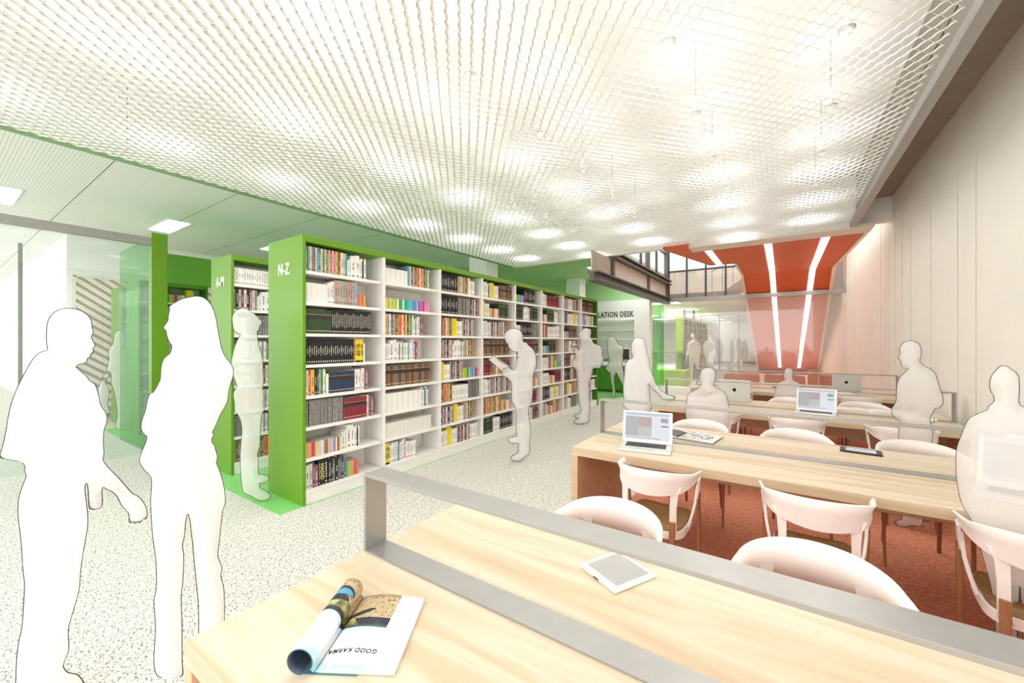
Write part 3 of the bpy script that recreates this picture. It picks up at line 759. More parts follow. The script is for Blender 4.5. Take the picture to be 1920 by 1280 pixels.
WBAY = BAY - .036
kbook = 0
def book_geo(mb, w, h, d, col, style, k, uvs, cols):
    """case with rounded spine + recessed page block; appends uv and colour per loop"""
    c = lin(col)[:3] + (style,)
    g = .0006; t = .0022
    def addf(vs, fs, fuv, cc, mi=0):
        mb.add(vs, fs, mi)
        for f, uvf in zip(fs, fuv):
            for j in range(len(f)): uvs.append(uvf[j] if uvf else (0, 0)); cols.append(cc)
    y = [g, g + .14 * w, .5 * w, w - .14 * w - g, w - g]; xo = [-.0035, -.0006, 0, -.0006, -.0035]
    uu = [0, .14, .5, .86, 1]
    vs = [(xo[i], y[i], 0) for i in range(5)] + [(xo[i], y[i], h) for i in range(5)]
    fs = [(i, i + 1, 6 + i, 5 + i) for i in range(4)]
    fuv = [[(k + .001 + .998 * uu[i], 0), (k + .001 + .998 * uu[i + 1], 0), (k + .001 + .998 * uu[i + 1], 1), (k + .001 + .998 * uu[i], 1)] for i in range(4)]
    # boards: left, right, and ends
    o = 10
    vs += [(-d, g, 0), (-d, g, h), (-d, w - g, 0), (-d, w - g, h)]
    fs += [(0, 5, 11, 10), (4, 12, 13, 9), (0, 10, 12, 4, 3, 2, 1)]
    fuv += [None, None, None]
    # top rims of the boards and of the spine
    vs += [(-.006, g + t, h), (-d, g + t, h), (-.006, w - g - t, h), (-d, w - g - t, h)]
    fs += [(5, 14, 15, 11), (9, 13, 17, 16), (5, 6, 7, 8, 9, 16, 14)]
    fuv += [None, None, None]
    addf(vs, fs, fuv, c)
    zz = h - .004
    addf([(-.006, g + t, zz), (-d + .003, g + t, zz), (-d + .003, w - g - t, zz), (-.006, w - g - t, zz), (-.006, g + t, h), (-d + .003, g + t, h), (-d + .003, w - g - t, h), (-.006, w - g - t, h)],
         [(0, 3, 2, 1), (0, 1, 5, 4), (2, 3, 7, 6), (0, 4, 7, 3)], [None] * 4, lin('#e9e4d8')[:3] + (0,), 1)

def box_geo(mb, w, h, d, col, style, k, uvs, cols, ox, oy, oz):
    c = lin(col)[:3] + (style,); g = .0008
    vs = [(ox, oy + g, oz), (ox, oy + w - g, oz), (ox, oy + w - g, oz + h), (ox, oy + g, oz + h), (ox - d, oy + g, oz), (ox - d, oy + w - g, oz), (ox - d, oy + w - g, oz + h), (ox - d, oy + g, oz + h)]
    mb.add(vs, [(0, 1, 2, 3), (1, 5, 6, 2), (4, 0, 3, 7)], 0); mb.add(vs, [(3, 2, 6, 7)], 1)
    for u_ in ((k + .001, 0), (k + .999, 0), (k + .999, 1), (k + .001, 1)): uvs.append(u_); cols.append(c)
    for _ in range(8): uvs.append((0, 0)); cols.append(c)
    for _ in range(4): uvs.append((0, 0)); cols.append(lin('#e9e4d8')[:3] + (0,))

def finish(me, uvs, cols):
    ul = me.uv_layers.new(name='UVMap'); ul.data.foreach_set('uv', np.array(uvs, np.float32).ravel())
    ca = me.color_attributes.new('Col', 'FLOAT_COLOR', 'CORNER'); ca.data.foreach_set('color', np.array(cols, np.float32).ravel())
    me.materials.append(BOOKM); me.materials.append(PAPERG)

HUE = [('#c00000', 'red'), ('#e08030', 'orange'), ('#e3c04c', 'yellow'), ('#90b050', 'light green'), ('#2f9a5e', 'green'), ('#2f9a94', 'teal'), ('#6cc5d2', 'turquoise'), ('#5a7fae', 'blue'), ('#22395c', 'navy'),
       ('#7d5ba6', 'purple'), ('#c2277f', 'magenta'), ('#e79ac0', 'pink'), ('#8d8078', 'grey brown'), ('#6b4f33', 'brown'), ('#f3f2ee', 'white'), ('#c9c6c0', 'pale grey'), ('#e9d9a8', 'cream'), ('#1d1c1c', 'black'), ('#caa07a', 'tan'), ('#cf5a50', 'coral')]
def hue(h):
    a = [int(h[i:i + 2], 16) for i in (1, 3, 5)]
    return min(HUE, key=lambda q: sum((a[k] - int(q[0][1 + 2 * k:3 + 2 * k], 16)) ** 2 for k in range(3)))[1]
COLOURED = ('white', 'cream', 'black', 'red', 'navy', 'green', 'yellow', 'rose', 'grey', 'teal', 'lime', 'salmon', 'blue', 'olive', 'turquoise', 'slate')
cache = {}
def spine_text(o, txt, cols_, w, h, size, z, bold=.0008):
    """letters running down the spine, facing +X"""
    x = 0
    me = text_mesh(txt, size, .0006, bold, .9)
    me.transform(frame((0, 0, -1), (0, 1, 0), (.0004, w / 2, z)))
    link(me, 'spine_lettering', cols_, o)
LRED, LBLUE = mat('red_ink', '#d8283c', .6), mat('blue_ink', '#2f6fb5', .6)
LYEL = mat('yellow_ink', '#e9e06a', .6)
yel_txt = ('001-333', '33-1-666', '667-999'); yk = 0
nind = 0
left_over = []
for bi, bay in enumerate((BAY1, BAY2)):
    y0 = 1.94 + .03 + bi * BAY + (.0185 if bi else .001)
    order = range(8) if bi == 0 else (7, 3, 5, 0, 2, 1, 4, 6)
    for si in order:
        seq = bay[si]
        z = SZ[7 - si] + .0045; y = y0 + .002
        seq = fit(seq, WBAY - .01)
        if nind + len(seq) > 300:
            left_over.append((y, z, seq)); continue
        for n, (col, h, w, st, noun) in enumerate(seq):
            kbook += 1; nind += 1
            d = .21 if h > .16 else .16
            key = (col, h, w, st, kbook % 5)
            if key not in cache or st >= .9 or 'lettering' in noun or noun == 'yellow book':
                m_, uvs, cols = MB(), [], []
                book_geo(m_, w, h, d, col, st, kbook % 400, uvs, cols)
                me = m_.mesh('book'); finish(me, uvs, cols); cache[key] = me
            o = bpy.data.objects.new('book', cache[key]); COL.objects.link(o)
            R = random.Random(kbook)
            o.location = (-3.6 - .035 - (0 if noun.endswith('volume') else R.uniform(0, .012)), y, z)
            nm = noun if any(c_ in noun for c_ in COLOURED) else (hue(col) + ' ' + noun)
            nm = nm.replace('slim ', '').replace('short ', '').replace('rainbow ', '').replace('muted ', '').replace('with red and blue', 'with red').replace('thick black book with yellow lettering', 'black book, yellow letters').replace('white book with red lettering', 'white book, red letters')
            tag(o, '%s, %s from left, %s shelf down, %s bay of N-Z case' % (nm, ORD[n], ORD[si], ORD[bi]), 'book', 'books in the first two bays of the N-Z bookcase')
            if noun == 'yellow book' and si in (3, 7) and w < .03:
                spine_text(o, yel_txt[yk % 3], INK, w, h, .034, h * .54); yk += 1
                q = MB(); q.box(.0002, .0012, .001, w - .001, 0, .018); q.build('foot_band', INK, o)
            if noun.startswith('thick black book with'): spine_text(o, 'HADID', LYEL, w, h, .05, h * .52, .0012)
            if noun.startswith('white book with red'):
                spine_text(o, 'THE', LRED, w, h, .034, h * .82, .001); spine_text(o, 'ART', LBLUE, w, h, .034, h * .5, .001); spine_text(o, 'ISSUE', LRED, w, h, .03, h * .2, .001)
            y += w
print('individual books', nind)

# every other shelved book: one object
m_, uvs, cols = MB(), [], []
for y, z, seq in left_over:
    for col, h, w, st, noun in seq:
        kbook += 1
        box_geo(m_, w, h, .2, col, st, kbook % 400, uvs, cols, -3.6 - .036, y, z); y += w
def fill(x, y0, bays, start, seed, dark=False):
    global kbook
    for k in range(start, bays):
        for si in range(8):
            y = y0 + .03 + k * BAY + (.0185 if k else .001) + .002; z = SZ[7 - si] + .0045
            seq = fit(tempered(seed + k * 31 + si * 7, dark), WBAY * (.97 if (k + si) % 4 else .85))
            if dark and si == 0: seq = run(30, WH, .19, .027, .3, '')
            for col, h, w, st, noun in seq:
                kbook += 1
                R = random.Random(kbook)
                box_geo(m_, w, h, .2, col, st, kbook % 400, uvs, cols, x - .035 - R.uniform(0, .012), y, z); y += w
fill(-3.6, 1.94, 8, 2, 11); fill(-5.09, 1.94, 2, 0, 400, True); fill(-8.46, 1.94, 1, 0, 77); fill(-9.70, 2.0, 1, 0, 99)
fill(-3.2, 17.0, 7, 0, 555)
for i in range(6):
    for j in range(2, 4):
        y = 3.95 + j * 1.04
        for (col, h, w, st, noun) in fit(tempered(800 + i * 5 + j), .7):
            kbook += 1
            box_geo(m_, w, h, .2, col, st, kbook % 400, uvs, cols, -10.40, y, .331 + i * .36); y += w
me = m_.mesh('shelved_books'); finish(me, uvs, cols)
o = link(me, 'shelved_books'); o['kind'] = 'stuff'
tag(o, 'rows of mixed books filling the remaining shelves of all the bookcases', 'books')
# ================================================================== TABLES
TX0, TX1, TW, TP = -1.245, 1.33, 1.13, 2.225
TY = [.37 + TP * k for k in range(4)]
TL = ['nearest long ash reading table with the open magazine on it', 'second long ash reading table, with the laptop and picture book at its bookcase end',
      'third long ash reading table, behind the standing person on the right', 'farthest long ash reading table, in front of the glass partition']
proto = None
for y, lab in zip(TY, TL):
    if proto is None:
        proto = thing('reading_table', lab, 'table', (TX0, y, .004), 0, 'long reading tables')
        LN = TX1 - TX0
        q = MB(); q.box(0, LN, 0, TW, .69, .746); q.build('tabletop', TABLE, proto, bevel=.002, seg=1)
        for xx in (0, LN - .048):
            q = MB(); q.box(xx, xx + .048, 0, TW, 0, .69); q.build('end_panel', TABLEE, proto, bevel=.002, seg=1)
        q = MB(); q.box(.048, LN - .048, TW / 2 - .012, TW / 2 + .012, .5, .69); q.build('stretcher', TABLEE, proto)
        dv = MB()
        dv.box(0, LN, .52, .61, .746, .752)
        dv.build('base_strip', STEELG, proto)
        for xx in (.001, LN - .013):
            q = MB(); q.box(xx, xx + .012, .52, .61, .752, 1.012); q.build('upright', STEELG, proto)
        q = MB(); q.box(.001, LN - .001, .52, .61, 1.012, 1.024); q.build('divider_rail', STEELG, proto, bevel=.0015, seg=1)
    else: dup(proto, (TX0, y, .004), 0, lab)

# ================================================================== CHAIRS
def make_chair():
    r = thing('chair', '', 'chair', (0, 0, .004), 0, 'white steel and wood chairs')
    # pressed steel back band with arms, grid of cross-sections
    n = 41; rows = []
    for i in range(n):
        s = -1 + 2 * i / (n - 1); a = abs(s)
        ang = s * math.radians(96)
        x = .265 * math.sin(ang); y = .205 * (1 - math.cos(ang)) - .01
        if a > .8: x += math.copysign((a - .8) * .10, s); y += (a - .8) * .35
        top = .785 - .05 * a ** 2.2 + (.012 * max(0, a - .8) / .2)
        ht = .108 + .03 * math.cos(s * math.pi * .9) if a < .55 else .108 + .03 * math.cos(.55 * math.pi * .9) - (a - .55) / .45 * .068
        ht = max(.04, ht)
        bot = top - ht
        nx, ny = math.sin(ang), -math.cos(ang)     # outward normal
        flare = .018
        t = .006
        rows.append([(x + nx * t, y + ny * t, bot), (x + nx * t, y + ny * t, bot + ht * .6), (x + nx * (t + flare), y + ny * (t + flare), top), (x + nx * (flare - t), y + ny * (flare - t), top + .004),
                     (x - nx * t, y - ny * t, bot + ht * .6), (x - nx * t, y - ny * t, bot), (x + nx * t, y + ny * t, bot)])
    q = MB(); q.grid(rows)
    e = len(rows[0]); q.f.append(tuple(range(e - 1))); q.m.append(0); q.f.append(tuple((n - 1) * e + k for k in range(e - 1))[::-1]); q.m.append(0)
    q.build('backrest', CHW, r, smooth=True)
    # rear posts (steel plates widening into the band), front arm drops, seat hoop
    for sx in (-1, 1):
        q = MB()
        pts = [(.185, .055, .70, .085), (.178, .045, .655, .05), (.175, .035, .58, .042), (.175, .03, .50, .042), (.17, .04, .44, .046), (.16, .055, .415, .05)]
        rw = [[(sx * (x - w / 2), y - .004 + .02 * (w / .05 - 1) * 0, z), (sx * (x + w / 2), y - .004 + .012, z), (sx * (x + w / 2), y + .006 + .012, z), (sx * (x - w / 2), y + .006, z), (sx * (x - w / 2), y - .004, z)] for x, y, z, w in pts]
        q.grid(rw); q.build('rear_post', CHW, r, smooth=False)
        q = MB()
        q.beam((sx * .285, .285, .70), (sx * .272, .315, .585), .012, .05, up=(0, 1, 0), h2=.04)
        q.tube([(sx * .27, .30, .66), (sx * .262, .27, .56), (sx * .245, .235, .49), (sx * .225, .22, .435), (sx * .215, .25, .42)], .010, 6)
        q.build('arm_support', CHW, r, smooth=False)
    q = MB()
    hoop = []
    for k in range(28):
        th = 2 * math.pi * k / 28; c, s_ = math.cos(th), math.sin(th)
        hoop.append((.225 * math.copysign(abs(c) ** .45, c), .25 + .205 * math.copysign(abs(s_) ** .45, s_), .0))
    for zz, sc in ((0, 1),):
        vs = []
        for (x, y, z) in hoop:
            for dx, dz in ((1.0, .405), (1.0, .445), (.94, .445), (.94, .405)): vs.append((x * dx, .25 + (y - .25) * dx, dz))
        m_ = len(hoop)
        fs = [(i * 4 + k, i * 4 + (k + 1) % 4, ((i + 1) % m_) * 4 + (k + 1) % 4, ((i + 1) % m_) * 4 + k) for i in range(m_) for k in range(4)]
        q.add(vs, fs)
    q.build('seat_frame', CHW, r)
    q = MB(); q.prism([(x * .945, .25 + (y - .25) * .945) for x, y, z in hoop], lambda u, v, w: (u, v, w + (.012 * (abs(u) / .2) ** 2)), .437, .451)
    q.build('seat', SEATW, r)
    for sx in (-1, 1):
        q = MB(); q.beam((sx * .172, .030, .515), (sx * .192, -.075, 0), .040, .020, up=(0, 1, 0), w2=.026, h2=.02)
        q.build('leg', OAKD, r, bevel=.003, seg=1)
        q = MB(); q.beam((sx * .274, .31, .615), (sx * .262, .375, 0), .026, .036, up=(0, 1, 0), w2=.02, h2=.024)
        q.build('leg', OAKD, r, bevel=.003, seg=1)
    for c in r.children:
        c.data.transform(Matrix.Diagonal((.77, .95, 1, 1)))
    return r
chair0 = make_chair(); used = []
def chair(x, y, rz, lab):
    loc = (x, y, .004)
    if not used:
        chair0.location = loc; chair0.rotation_euler = (0, 0, rz); chair0['label'] = lab; used.append(1)
    else: dup(chair0, loc, rz, lab)
CXS = (-.58, .105, .79)
NTH = ('nearest the bookcases', 'in the middle', 'nearest the board wall')
far = math.pi
for t in range(4):
    tn = ('nearest table', 'second table', 'third table', 'farthest table')[t]
    for k, cx in enumerate(CXS):
        if t == 0:
            chair(cx - .02, 1.50 + .25, far, 'white chair, curved back showing over the nearest table, %s' % NTH[k])
            continue
        rz = (-.04, .02, -.10)[k] if t == 1 else (.03, -.02, .02)[k]
        who = ''
        chair(cx + ((-.05, .03, .04)[k] if t == 1 else (.0, .0, .06)[k]), TY[t] - .33, rz, 'white steel chair on the near side of the %s, %s' % (tn, NTH[k]))
        if t < 3:
            chair(cx - .02, TY[t] + TW + .24, far, 'white steel chair on the far side of the %s, %s' % (tn, NTH[k]))

# ================================================================== ON THE TABLES
ZT = .7505
SCRG = mat('screen_grey_pattern', '#b9babd', .5, var=.25, scale=60)
def screen_mat():
    m, nt, b, N, L = node_mat('lit_screen')
    tc = N.new('ShaderNodeTexCoord'); sp = N.new('ShaderNodeSeparateXYZ'); L.new(tc.outputs['Generated'], sp.inputs[0])
    x, z = sp.outputs['X'], sp.outputs['Z']
    def box_(x0, x1, z0, z1):
        a = math_node(N, L, 'MULTIPLY', math_node(N, L, 'GREATER_THAN', x, x0), math_node(N, L, 'LESS_THAN', x, x1))
        c = math_node(N, L, 'MULTIPLY', math_node(N, L, 'GREATER_THAN', z, z0), math_node(N, L, 'LESS_THAN', z, z1))
        return math_node(N, L, 'MULTIPLY', a, c)
    nz = N.new('ShaderNodeTexNoise'); nz.inputs['Scale'].default_value = 42; nz.inputs['Detail'].default_value = 5
    L.new(tc.outputs['Generated'], nz.inputs['Vector'])
    bk = N.new('ShaderNodeTexBrick'); bk.inputs['Scale'].default_value = 14
    cx = N.new('ShaderNodeCombineXYZ'); L.new(x, cx.inputs[0]); L.new(z, cx.inputs[1]); L.new(cx.outputs[0], bk.inputs['Vector'])
    bk.inputs['Color1'].default_value = lin('#b0b3b8'); bk.inputs['Color2'].default_value = lin('#bfc0c0'); bk.inputs['Mortar'].default_value = lin('#a2a4a8')
    g = ramp(N, L, nz.outputs['Fac'], [(.35, '#9b9ea4'), (.65, '#cfcfcc')])
    c = mixc(N, L, .5, bk.outputs['Color'], g.outputs['Color'])
    base = mixc(N, L, box_(0, .6, .12, .86), lin('#eceff6'), c)
    base = mixc(N, L, math_node(N, L, 'MULTIPLY', box_(.3, .6, .5, .86), .35), base, lin('#c98f7a'))
    base = mixc(N, L, math_node(N, L, 'MULTIPLY', box_(.3, .6, .12, .48), .5), base, lin('#d9d9d0'))
    base = mixc(N, L, box_(0, 1, .92, 1), base, lin('#c8cfe0'))
    base = mixc(N, L, box_(0, 1, .985, 1), base, lin('#6a82b0'))
    base = mixc(N, L, box_(.81, .97, .52, .56), base, lin('#274a86'))
    n2 = N.new('ShaderNodeTexNoise'); n2.inputs['Scale'].default_value = 70; L.new(tc.outputs['Generated'], n2.inputs['Vector'])
    pic = ramp(N, L, n2.outputs['Fac'], [(.42, '#4a4f58'), (.5, '#c9ccd2'), (.6, '#8a8f98')])
    base = mixc(N, L, box_(.80, .96, .68, .84), base, pic.outputs['Color'])
    base = mixc(N, L, math_node(N, L, 'MULTIPLY', box_(0.02, .8, .03, .09), math_node(N, L, 'GREATER_THAN', n2.outputs['Fac'], .52)), base, lin('#70757f'))
    b.inputs['Base Color'].default_value = (.03, .03, .035, 1); L.new(base, b.inputs['Emission Color']); b.inputs['Emission Strength'].default_value = .6
    b.inputs['Roughness'].default_value = .25
    return m
SCR = screen_mat()
def apple(parent, M):
    """the bitten-fruit emblem on a lid"""
    pts = []
    for k in range(40):
        th = 2 * math.pi * k / 40
        r_ = 1 + .07 * math.cos(2 * th) - .10 * math.exp(-((th - math.pi / 2) / .22) ** 2) - .08 * math.exp(-((th - 3 * math.pi / 2) / .2) ** 2)
        x, y = r_ * math.cos(th) * .95, r_ * math.sin(th)
        dx, dy = x - 1.22, y - .18
        dd = math.hypot(dx, dy)
        if dd < .52: x, y = 1.22 + dx / dd * .52, .18 + dy / dd * .52
        pts.append((x, y))
    q = MB(); q.M = M
    q.prism(pts, lambda u, v, w: (u * .021, v * .023, w), -.0004, .0008)
    leaf = [(.08, 1.15), (.1, 1.45), (.35, 1.72), (.4, 1.72), (.38, 1.42), (.15, 1.16)]
    q.prism(leaf, lambda u, v, w: (u * .021, v * .023, w), -.0004, .0008)
    q.build('emblem', INK, parent)
def laptop(x, y, rz, lab, w=.345, dp=.24, h=.225, tilt=14):
    r = thing('laptop', lab, 'laptop', (x, y, ZT), rz)
    q = MB(); q.box(-w / 2, w / 2, 0, dp, 0, .014); q.build('base', ALU, r, bevel=.005, seg=2)
    q = MB(); q.box(-w * .39, w * .39, dp * .44, dp * .93, .0138, .0146); kb = q.build('keyboard', KEYS, r)
    q = MB()
    for i in range(5):
        for j in range(14):
            x0 = -w * .385 + j * (w * .77 / 14); y0 = dp * .45 + i * (dp * .47 / 5)
            if i == 0 and 4 < j < 9: continue
            q.box(x0 + .0015, x0 + w * .77 / 14 - .0015, y0 + .0015, y0 + dp * .47 / 5 - .0015, .0146, .0162)
    q.build('key', mat('key_cap', '#3a3b3e', .5), kb)
    q = MB(); q.box(-.055, .055, dp * .05, dp * .38, .0138, .0143); q.build('trackpad', mat('trackpad_grey', '#cfd0d0', .3), r)
    Mt = Matrix.Translation((0, dp - .004, .014)) @ Matrix.Rotation(-math.radians(tilt), 4, 'X')
    q = MB(); q.M = Mt; q.box(-w / 2, w / 2, -.003, .005, 0, h); lid = q.build('lid', ALU, r, bevel=.003, seg=2)
    q = MB(); q.box(-w / 2 + .018, w / 2 - .018, -.0006, 0, .022, h - .014)
    sc = q.build('screen', SCR, lid); sc.matrix_local = Mt @ Matrix.Translation((0, -.0032, 0))
    apple(lid, Mt @ frame((-1, 0, 0), (0, 0, 1), (0, .0052, h * .52)))
    return r
laptop(-.775, 2.72, .17, 'open silver laptop with lit screen at the bookcase end of the second table')
laptop(.931, 2.797, -.35, 'open silver laptop with lit screen in front of the seated person at the lower right', w=.37, dp=.25, h=.27)
laptop(.27, 5.10, -.12, 'open silver laptop with lit screen on the third table', w=.345, dp=.2, h=.24)
laptop(-.49, 5.93, math.pi - .02, 'silver laptop, dark fruit emblem on its lid, beside the figure at the third table', w=.34, h=.26, tilt=6)
laptop(.79, 8.03, math.pi + .02, 'silver laptop, dark fruit emblem on its lid, on the farthest table', w=.34, h=.24, tilt=6)

# rolled open magazine on the nearest table
ang = math.radians(31.5)
mg = thing('magazine', 'open glossy magazine with its front pages rolled under, on the corner of the nearest table', 'magazine', (-.876, .497, ZT), ang)
def mag_mat(roll):
    m, nt, b, N, L = node_mat('magazine_print_roll' if roll else 'magazine_print')
    tc = N.new('ShaderNodeTexCoord'); uvn = N.new('ShaderNodeUVMap'); sp = N.new('ShaderNodeSeparateXYZ'); L.new(uvn.outputs[0], sp.inputs[0])
    x, y = sp.outputs['X'], sp.outputs['Y']
    def gt(a, v): return math_node(N, L, 'GREATER_THAN', a, v)
    def lt(a, v): return math_node(N, L, 'LESS_THAN', a, v)
    def mul(*a):
        o = a[0]
        for k in a[1:]: o = math_node(N, L, 'MULTIPLY', o, k)
        return o
    vo = N.new('ShaderNodeTexNoise'); vo.inputs['Scale'].default_value = 26; vo.inputs['Detail'].default_value = 3; L.new(uvn.outputs[0], vo.inputs['Vector'])
    v2 = N.new('ShaderNodeTexNoise'); v2.inputs['Scale'].default_value = 9; L.new(uvn.outputs[0], v2.inputs['Vector'])
    sand = ramp(N, L, vo.outputs['Fac'], [(.33, '#6f5a3c'), (.4, '#b39b74'), (.6, '#cbb691'), (.75, '#dccaa8')]).outputs['Color']
    grn = ramp(N, L, v2.outputs['Fac'], [(.35, '#4a5a2c'), (.5, '#8a8a4c'), (.65, '#c9bd96')]).outputs['Color']
    drk = ramp(N, L, vo.outputs['Fac'], [(.4, '#1c1f2b'), (.62, '#33363f')]).outputs['Color']
    sky = ramp(N, L, math_node(N, L, 'ADD', math_node(N, L, 'MULTIPLY', y, 1.6), math_node(N, L, 'MULTIPLY', v2.outputs['Fac'], .25)),
               [(.0, '#6fd3e3'), (.3, '#dff3f7'), (.42, '#ffffff'), (.75, '#f4fbfd'), (.98, '#b9e6f0')]).outputs['Color']
    c = mixc(N, L, gt(y, .5), sky, drk)
    if roll:
        c = mixc(N, L, gt(y, .56), c, grn); c = mixc(N, L, gt(y, .7), c, sand)
        for (cx_, cy_, rx, ry, cc) in ((.55, .70, .3, .055, '#23262f'), (.5, .80, .3, .075, '#23262f'), (.45, .785, .22, .045, '#4f9fc0')):
            e = math_node(N, L, 'ADD', math_node(N, L, 'POWER', math_node(N, L, 'DIVIDE', math_node(N, L, 'SUBTRACT', x, cx_), rx), 2), math_node(N, L, 'POWER', math_node(N, L, 'DIVIDE', math_node(N, L, 'SUBTRACT', y, cy_), ry), 2))
            c = mixc(N, L, lt(e, 1), c, lin(cc))
    else:
        c = mixc(N, L, mul(gt(y, .5), lt(y, .53)), c, lin('#35565c'))
        c = mixc(N, L, mul(gt(y, .53), lt(x, math_node(N, L, 'SUBTRACT', .75, y))), c, grn)
        c = mixc(N, L, gt(y, .635), c, sand)
        e = math_node(N, L, 'ADD', math_node(N, L, 'POWER', math_node(N, L, 'DIVIDE', math_node(N, L, 'SUBTRACT', x, .15), .2), 2), math_node(N, L, 'POWER', math_node(N, L, 'DIVIDE', math_node(N, L, 'SUBTRACT', y, math_node(N, L, 'ADD', .66, math_node(N, L, 'MULTIPLY', x, .3))), .035), 2))
        c = mixc(N, L, lt(e, 1), c, lin('#23262f'))
        c = mixc(N, L, mul(gt(y, .46), lt(y, .5), lt(x, .0)), c, lin('#ffffff'))
        c = mixc(N, L, gt(x, .64), c, lin('#fdfdfd'))
    L.new(c, b.inputs['Base Color']); b.inputs['Roughness'].default_value = .3
    return m
def sheet(name, prof, y0, y1, matl, parent, thick=.0012, ny=14):
    """prof: list of (x, z) across the page; solid sheet with uv"""
    n = len(prof); uv = []
    vs, fs = [], []
    for j in range(ny + 1):
        yy = y0 + (y1 - y0) * j / ny
        for (x, z) in prof: vs.append((x, yy, z))
    me = bpy.data.meshes.new(name)
    fs = [(j * n + i, j * n + i + 1, (j + 1) * n + i + 1, (j + 1) * n + i) for j in range(ny) for i in range(n - 1)]
    me.from_pydata(vs, [], fs)
    ul = me.uv_layers.new(name='UVMap')
    for p in me.polygons:
        for li in p.loop_indices:
            vi = me.loops[li].vertex_index
            ul.data[li].uv = ((vi % n) / (n - 1), (vi // n) / ny)
    o = link(me, name, matl, parent, smooth=True)
    so = o.modifiers.new('Solidify', 'SOLIDIFY'); so.thickness = thick; so.offset = -1
    return o
MPW, MPH = .185, .262
def pz(t, top): return (.006 + .016 * math.sin(min(1, t * 2.2) * math.pi * .5) - .012 * t) * top
prof = [(MPW * i / 14, pz(i / 14, 1) if i else .004) for i in range(15)]
pg = sheet('right_page', prof, 0, MPH, mag_mat(False), mg)
q = MB()
q.prism([(x, z - .0015) for x, z in prof] + [(MPW, .001), (0.02, .001)], lambda u, v, w: (u, w, v), .002, MPH - .001); q.build('page_block', PAPERG, mg)
rr = .027; prof2 = []
for i in range(31):
    a = -math.pi * .22 + i / 30 * math.pi * 1.75
    prof2.append((-.03 + rr * math.cos(a), rr + .002 + rr * math.sin(a) * .98))
prof2 = [(0, .004)] + prof2
ro = sheet('rolled_pages', prof2, -.004, MPH + .004, mat('magazine_cover_slate', '#4a5668', .35), mg, .003)
ro.data.materials.append(mag_mat(True)); ro.modifiers[0].material_offset = 1
q = MB(); q.prism([(.003, .0), (.1, 0), (.1, .0016), (-.035, .0016), (-.035, 0)], lambda u, v, w: (u, w, v), -.002, MPH + .002); q.build('cover', mat('cover_teal', '#4f7f8a', .3), mg)
me = text_mesh('GOOD KARMA', .0185, .0002, .0003, .86); me.transform(frame((-1, 0, 0), (0, -1, 0), (.066, .052, .0)))
for v in me.vertices: v.co.z = pz(v.co.x / MPW, 1) + .0006 + max(0, v.co.z)
link(me, 'headline', INK, mg)

# e-reader
er = thing('e_reader', 'white e-reader showing a page of text, on the nearest table behind the metal rail', 'e-reader', (-.446, 1.268, ZT), math.radians(-27))
q = MB(); q.box(-.084, .084, -.088, .088, 0, .011); q.build('case', mat('white_plastic', '#f7f7f6', .3), er, bevel=.004)
def text_mat():
    m, nt, b, N, L = node_mat('text_page')
    tc = N.new('ShaderNodeTexCoord'); mp = N.new('ShaderNodeMapping'); mp.inputs['Scale'].default_value = (260, 330, 1)
    L.new(tc.outputs['Object'], mp.inputs['Vector'])
    nz = N.new('ShaderNodeTexNoise'); nz.inputs['Scale'].default_value = 1.0; L.new(mp.outputs[0], nz.inputs['Vector'])
    sp = N.new('ShaderNodeSeparateXYZ'); L.new(tc.outputs['Object'], sp.inputs[0])
    ln = math_node(N, L, 'GREATER_THAN', math_node(N, L, 'FRACT', math_node(N, L, 'DIVIDE', sp.outputs['Y'], .0048)), .45)
    t = math_node(N, L, 'MULTIPLY', ln, math_node(N, L, 'GREATER_THAN', nz.outputs['Fac'], .47))
    c = mixc(N, L, t, lin('#d2d2cd'), lin('#4c4c4b')); L.new(c, b.inputs['Base Color']); b.inputs['Roughness'].default_value = .6
    return m
q = MB(); q.box(-.066, .066, -.066, .07, .0108, .0116); q.build('screen', text_mat(), er)
q = MB()
for x0, x1, y0, y1 in ((-.068, .068, .071, .0718), (-.0688, -.068, -.068, .0718), (.068, .0688, -.068, .0718), (-.04, .04, -.0695, -.0688)): q.box(x0, x1, y0, y1, .0108, .0118)
q.build('screen_edge', mat('bezel_line', '#9a9a98', .5), er)
q = MB(); q.box(-.012, .012, -.089, -.087, .004, .008); q.build('port', BLACK, er)

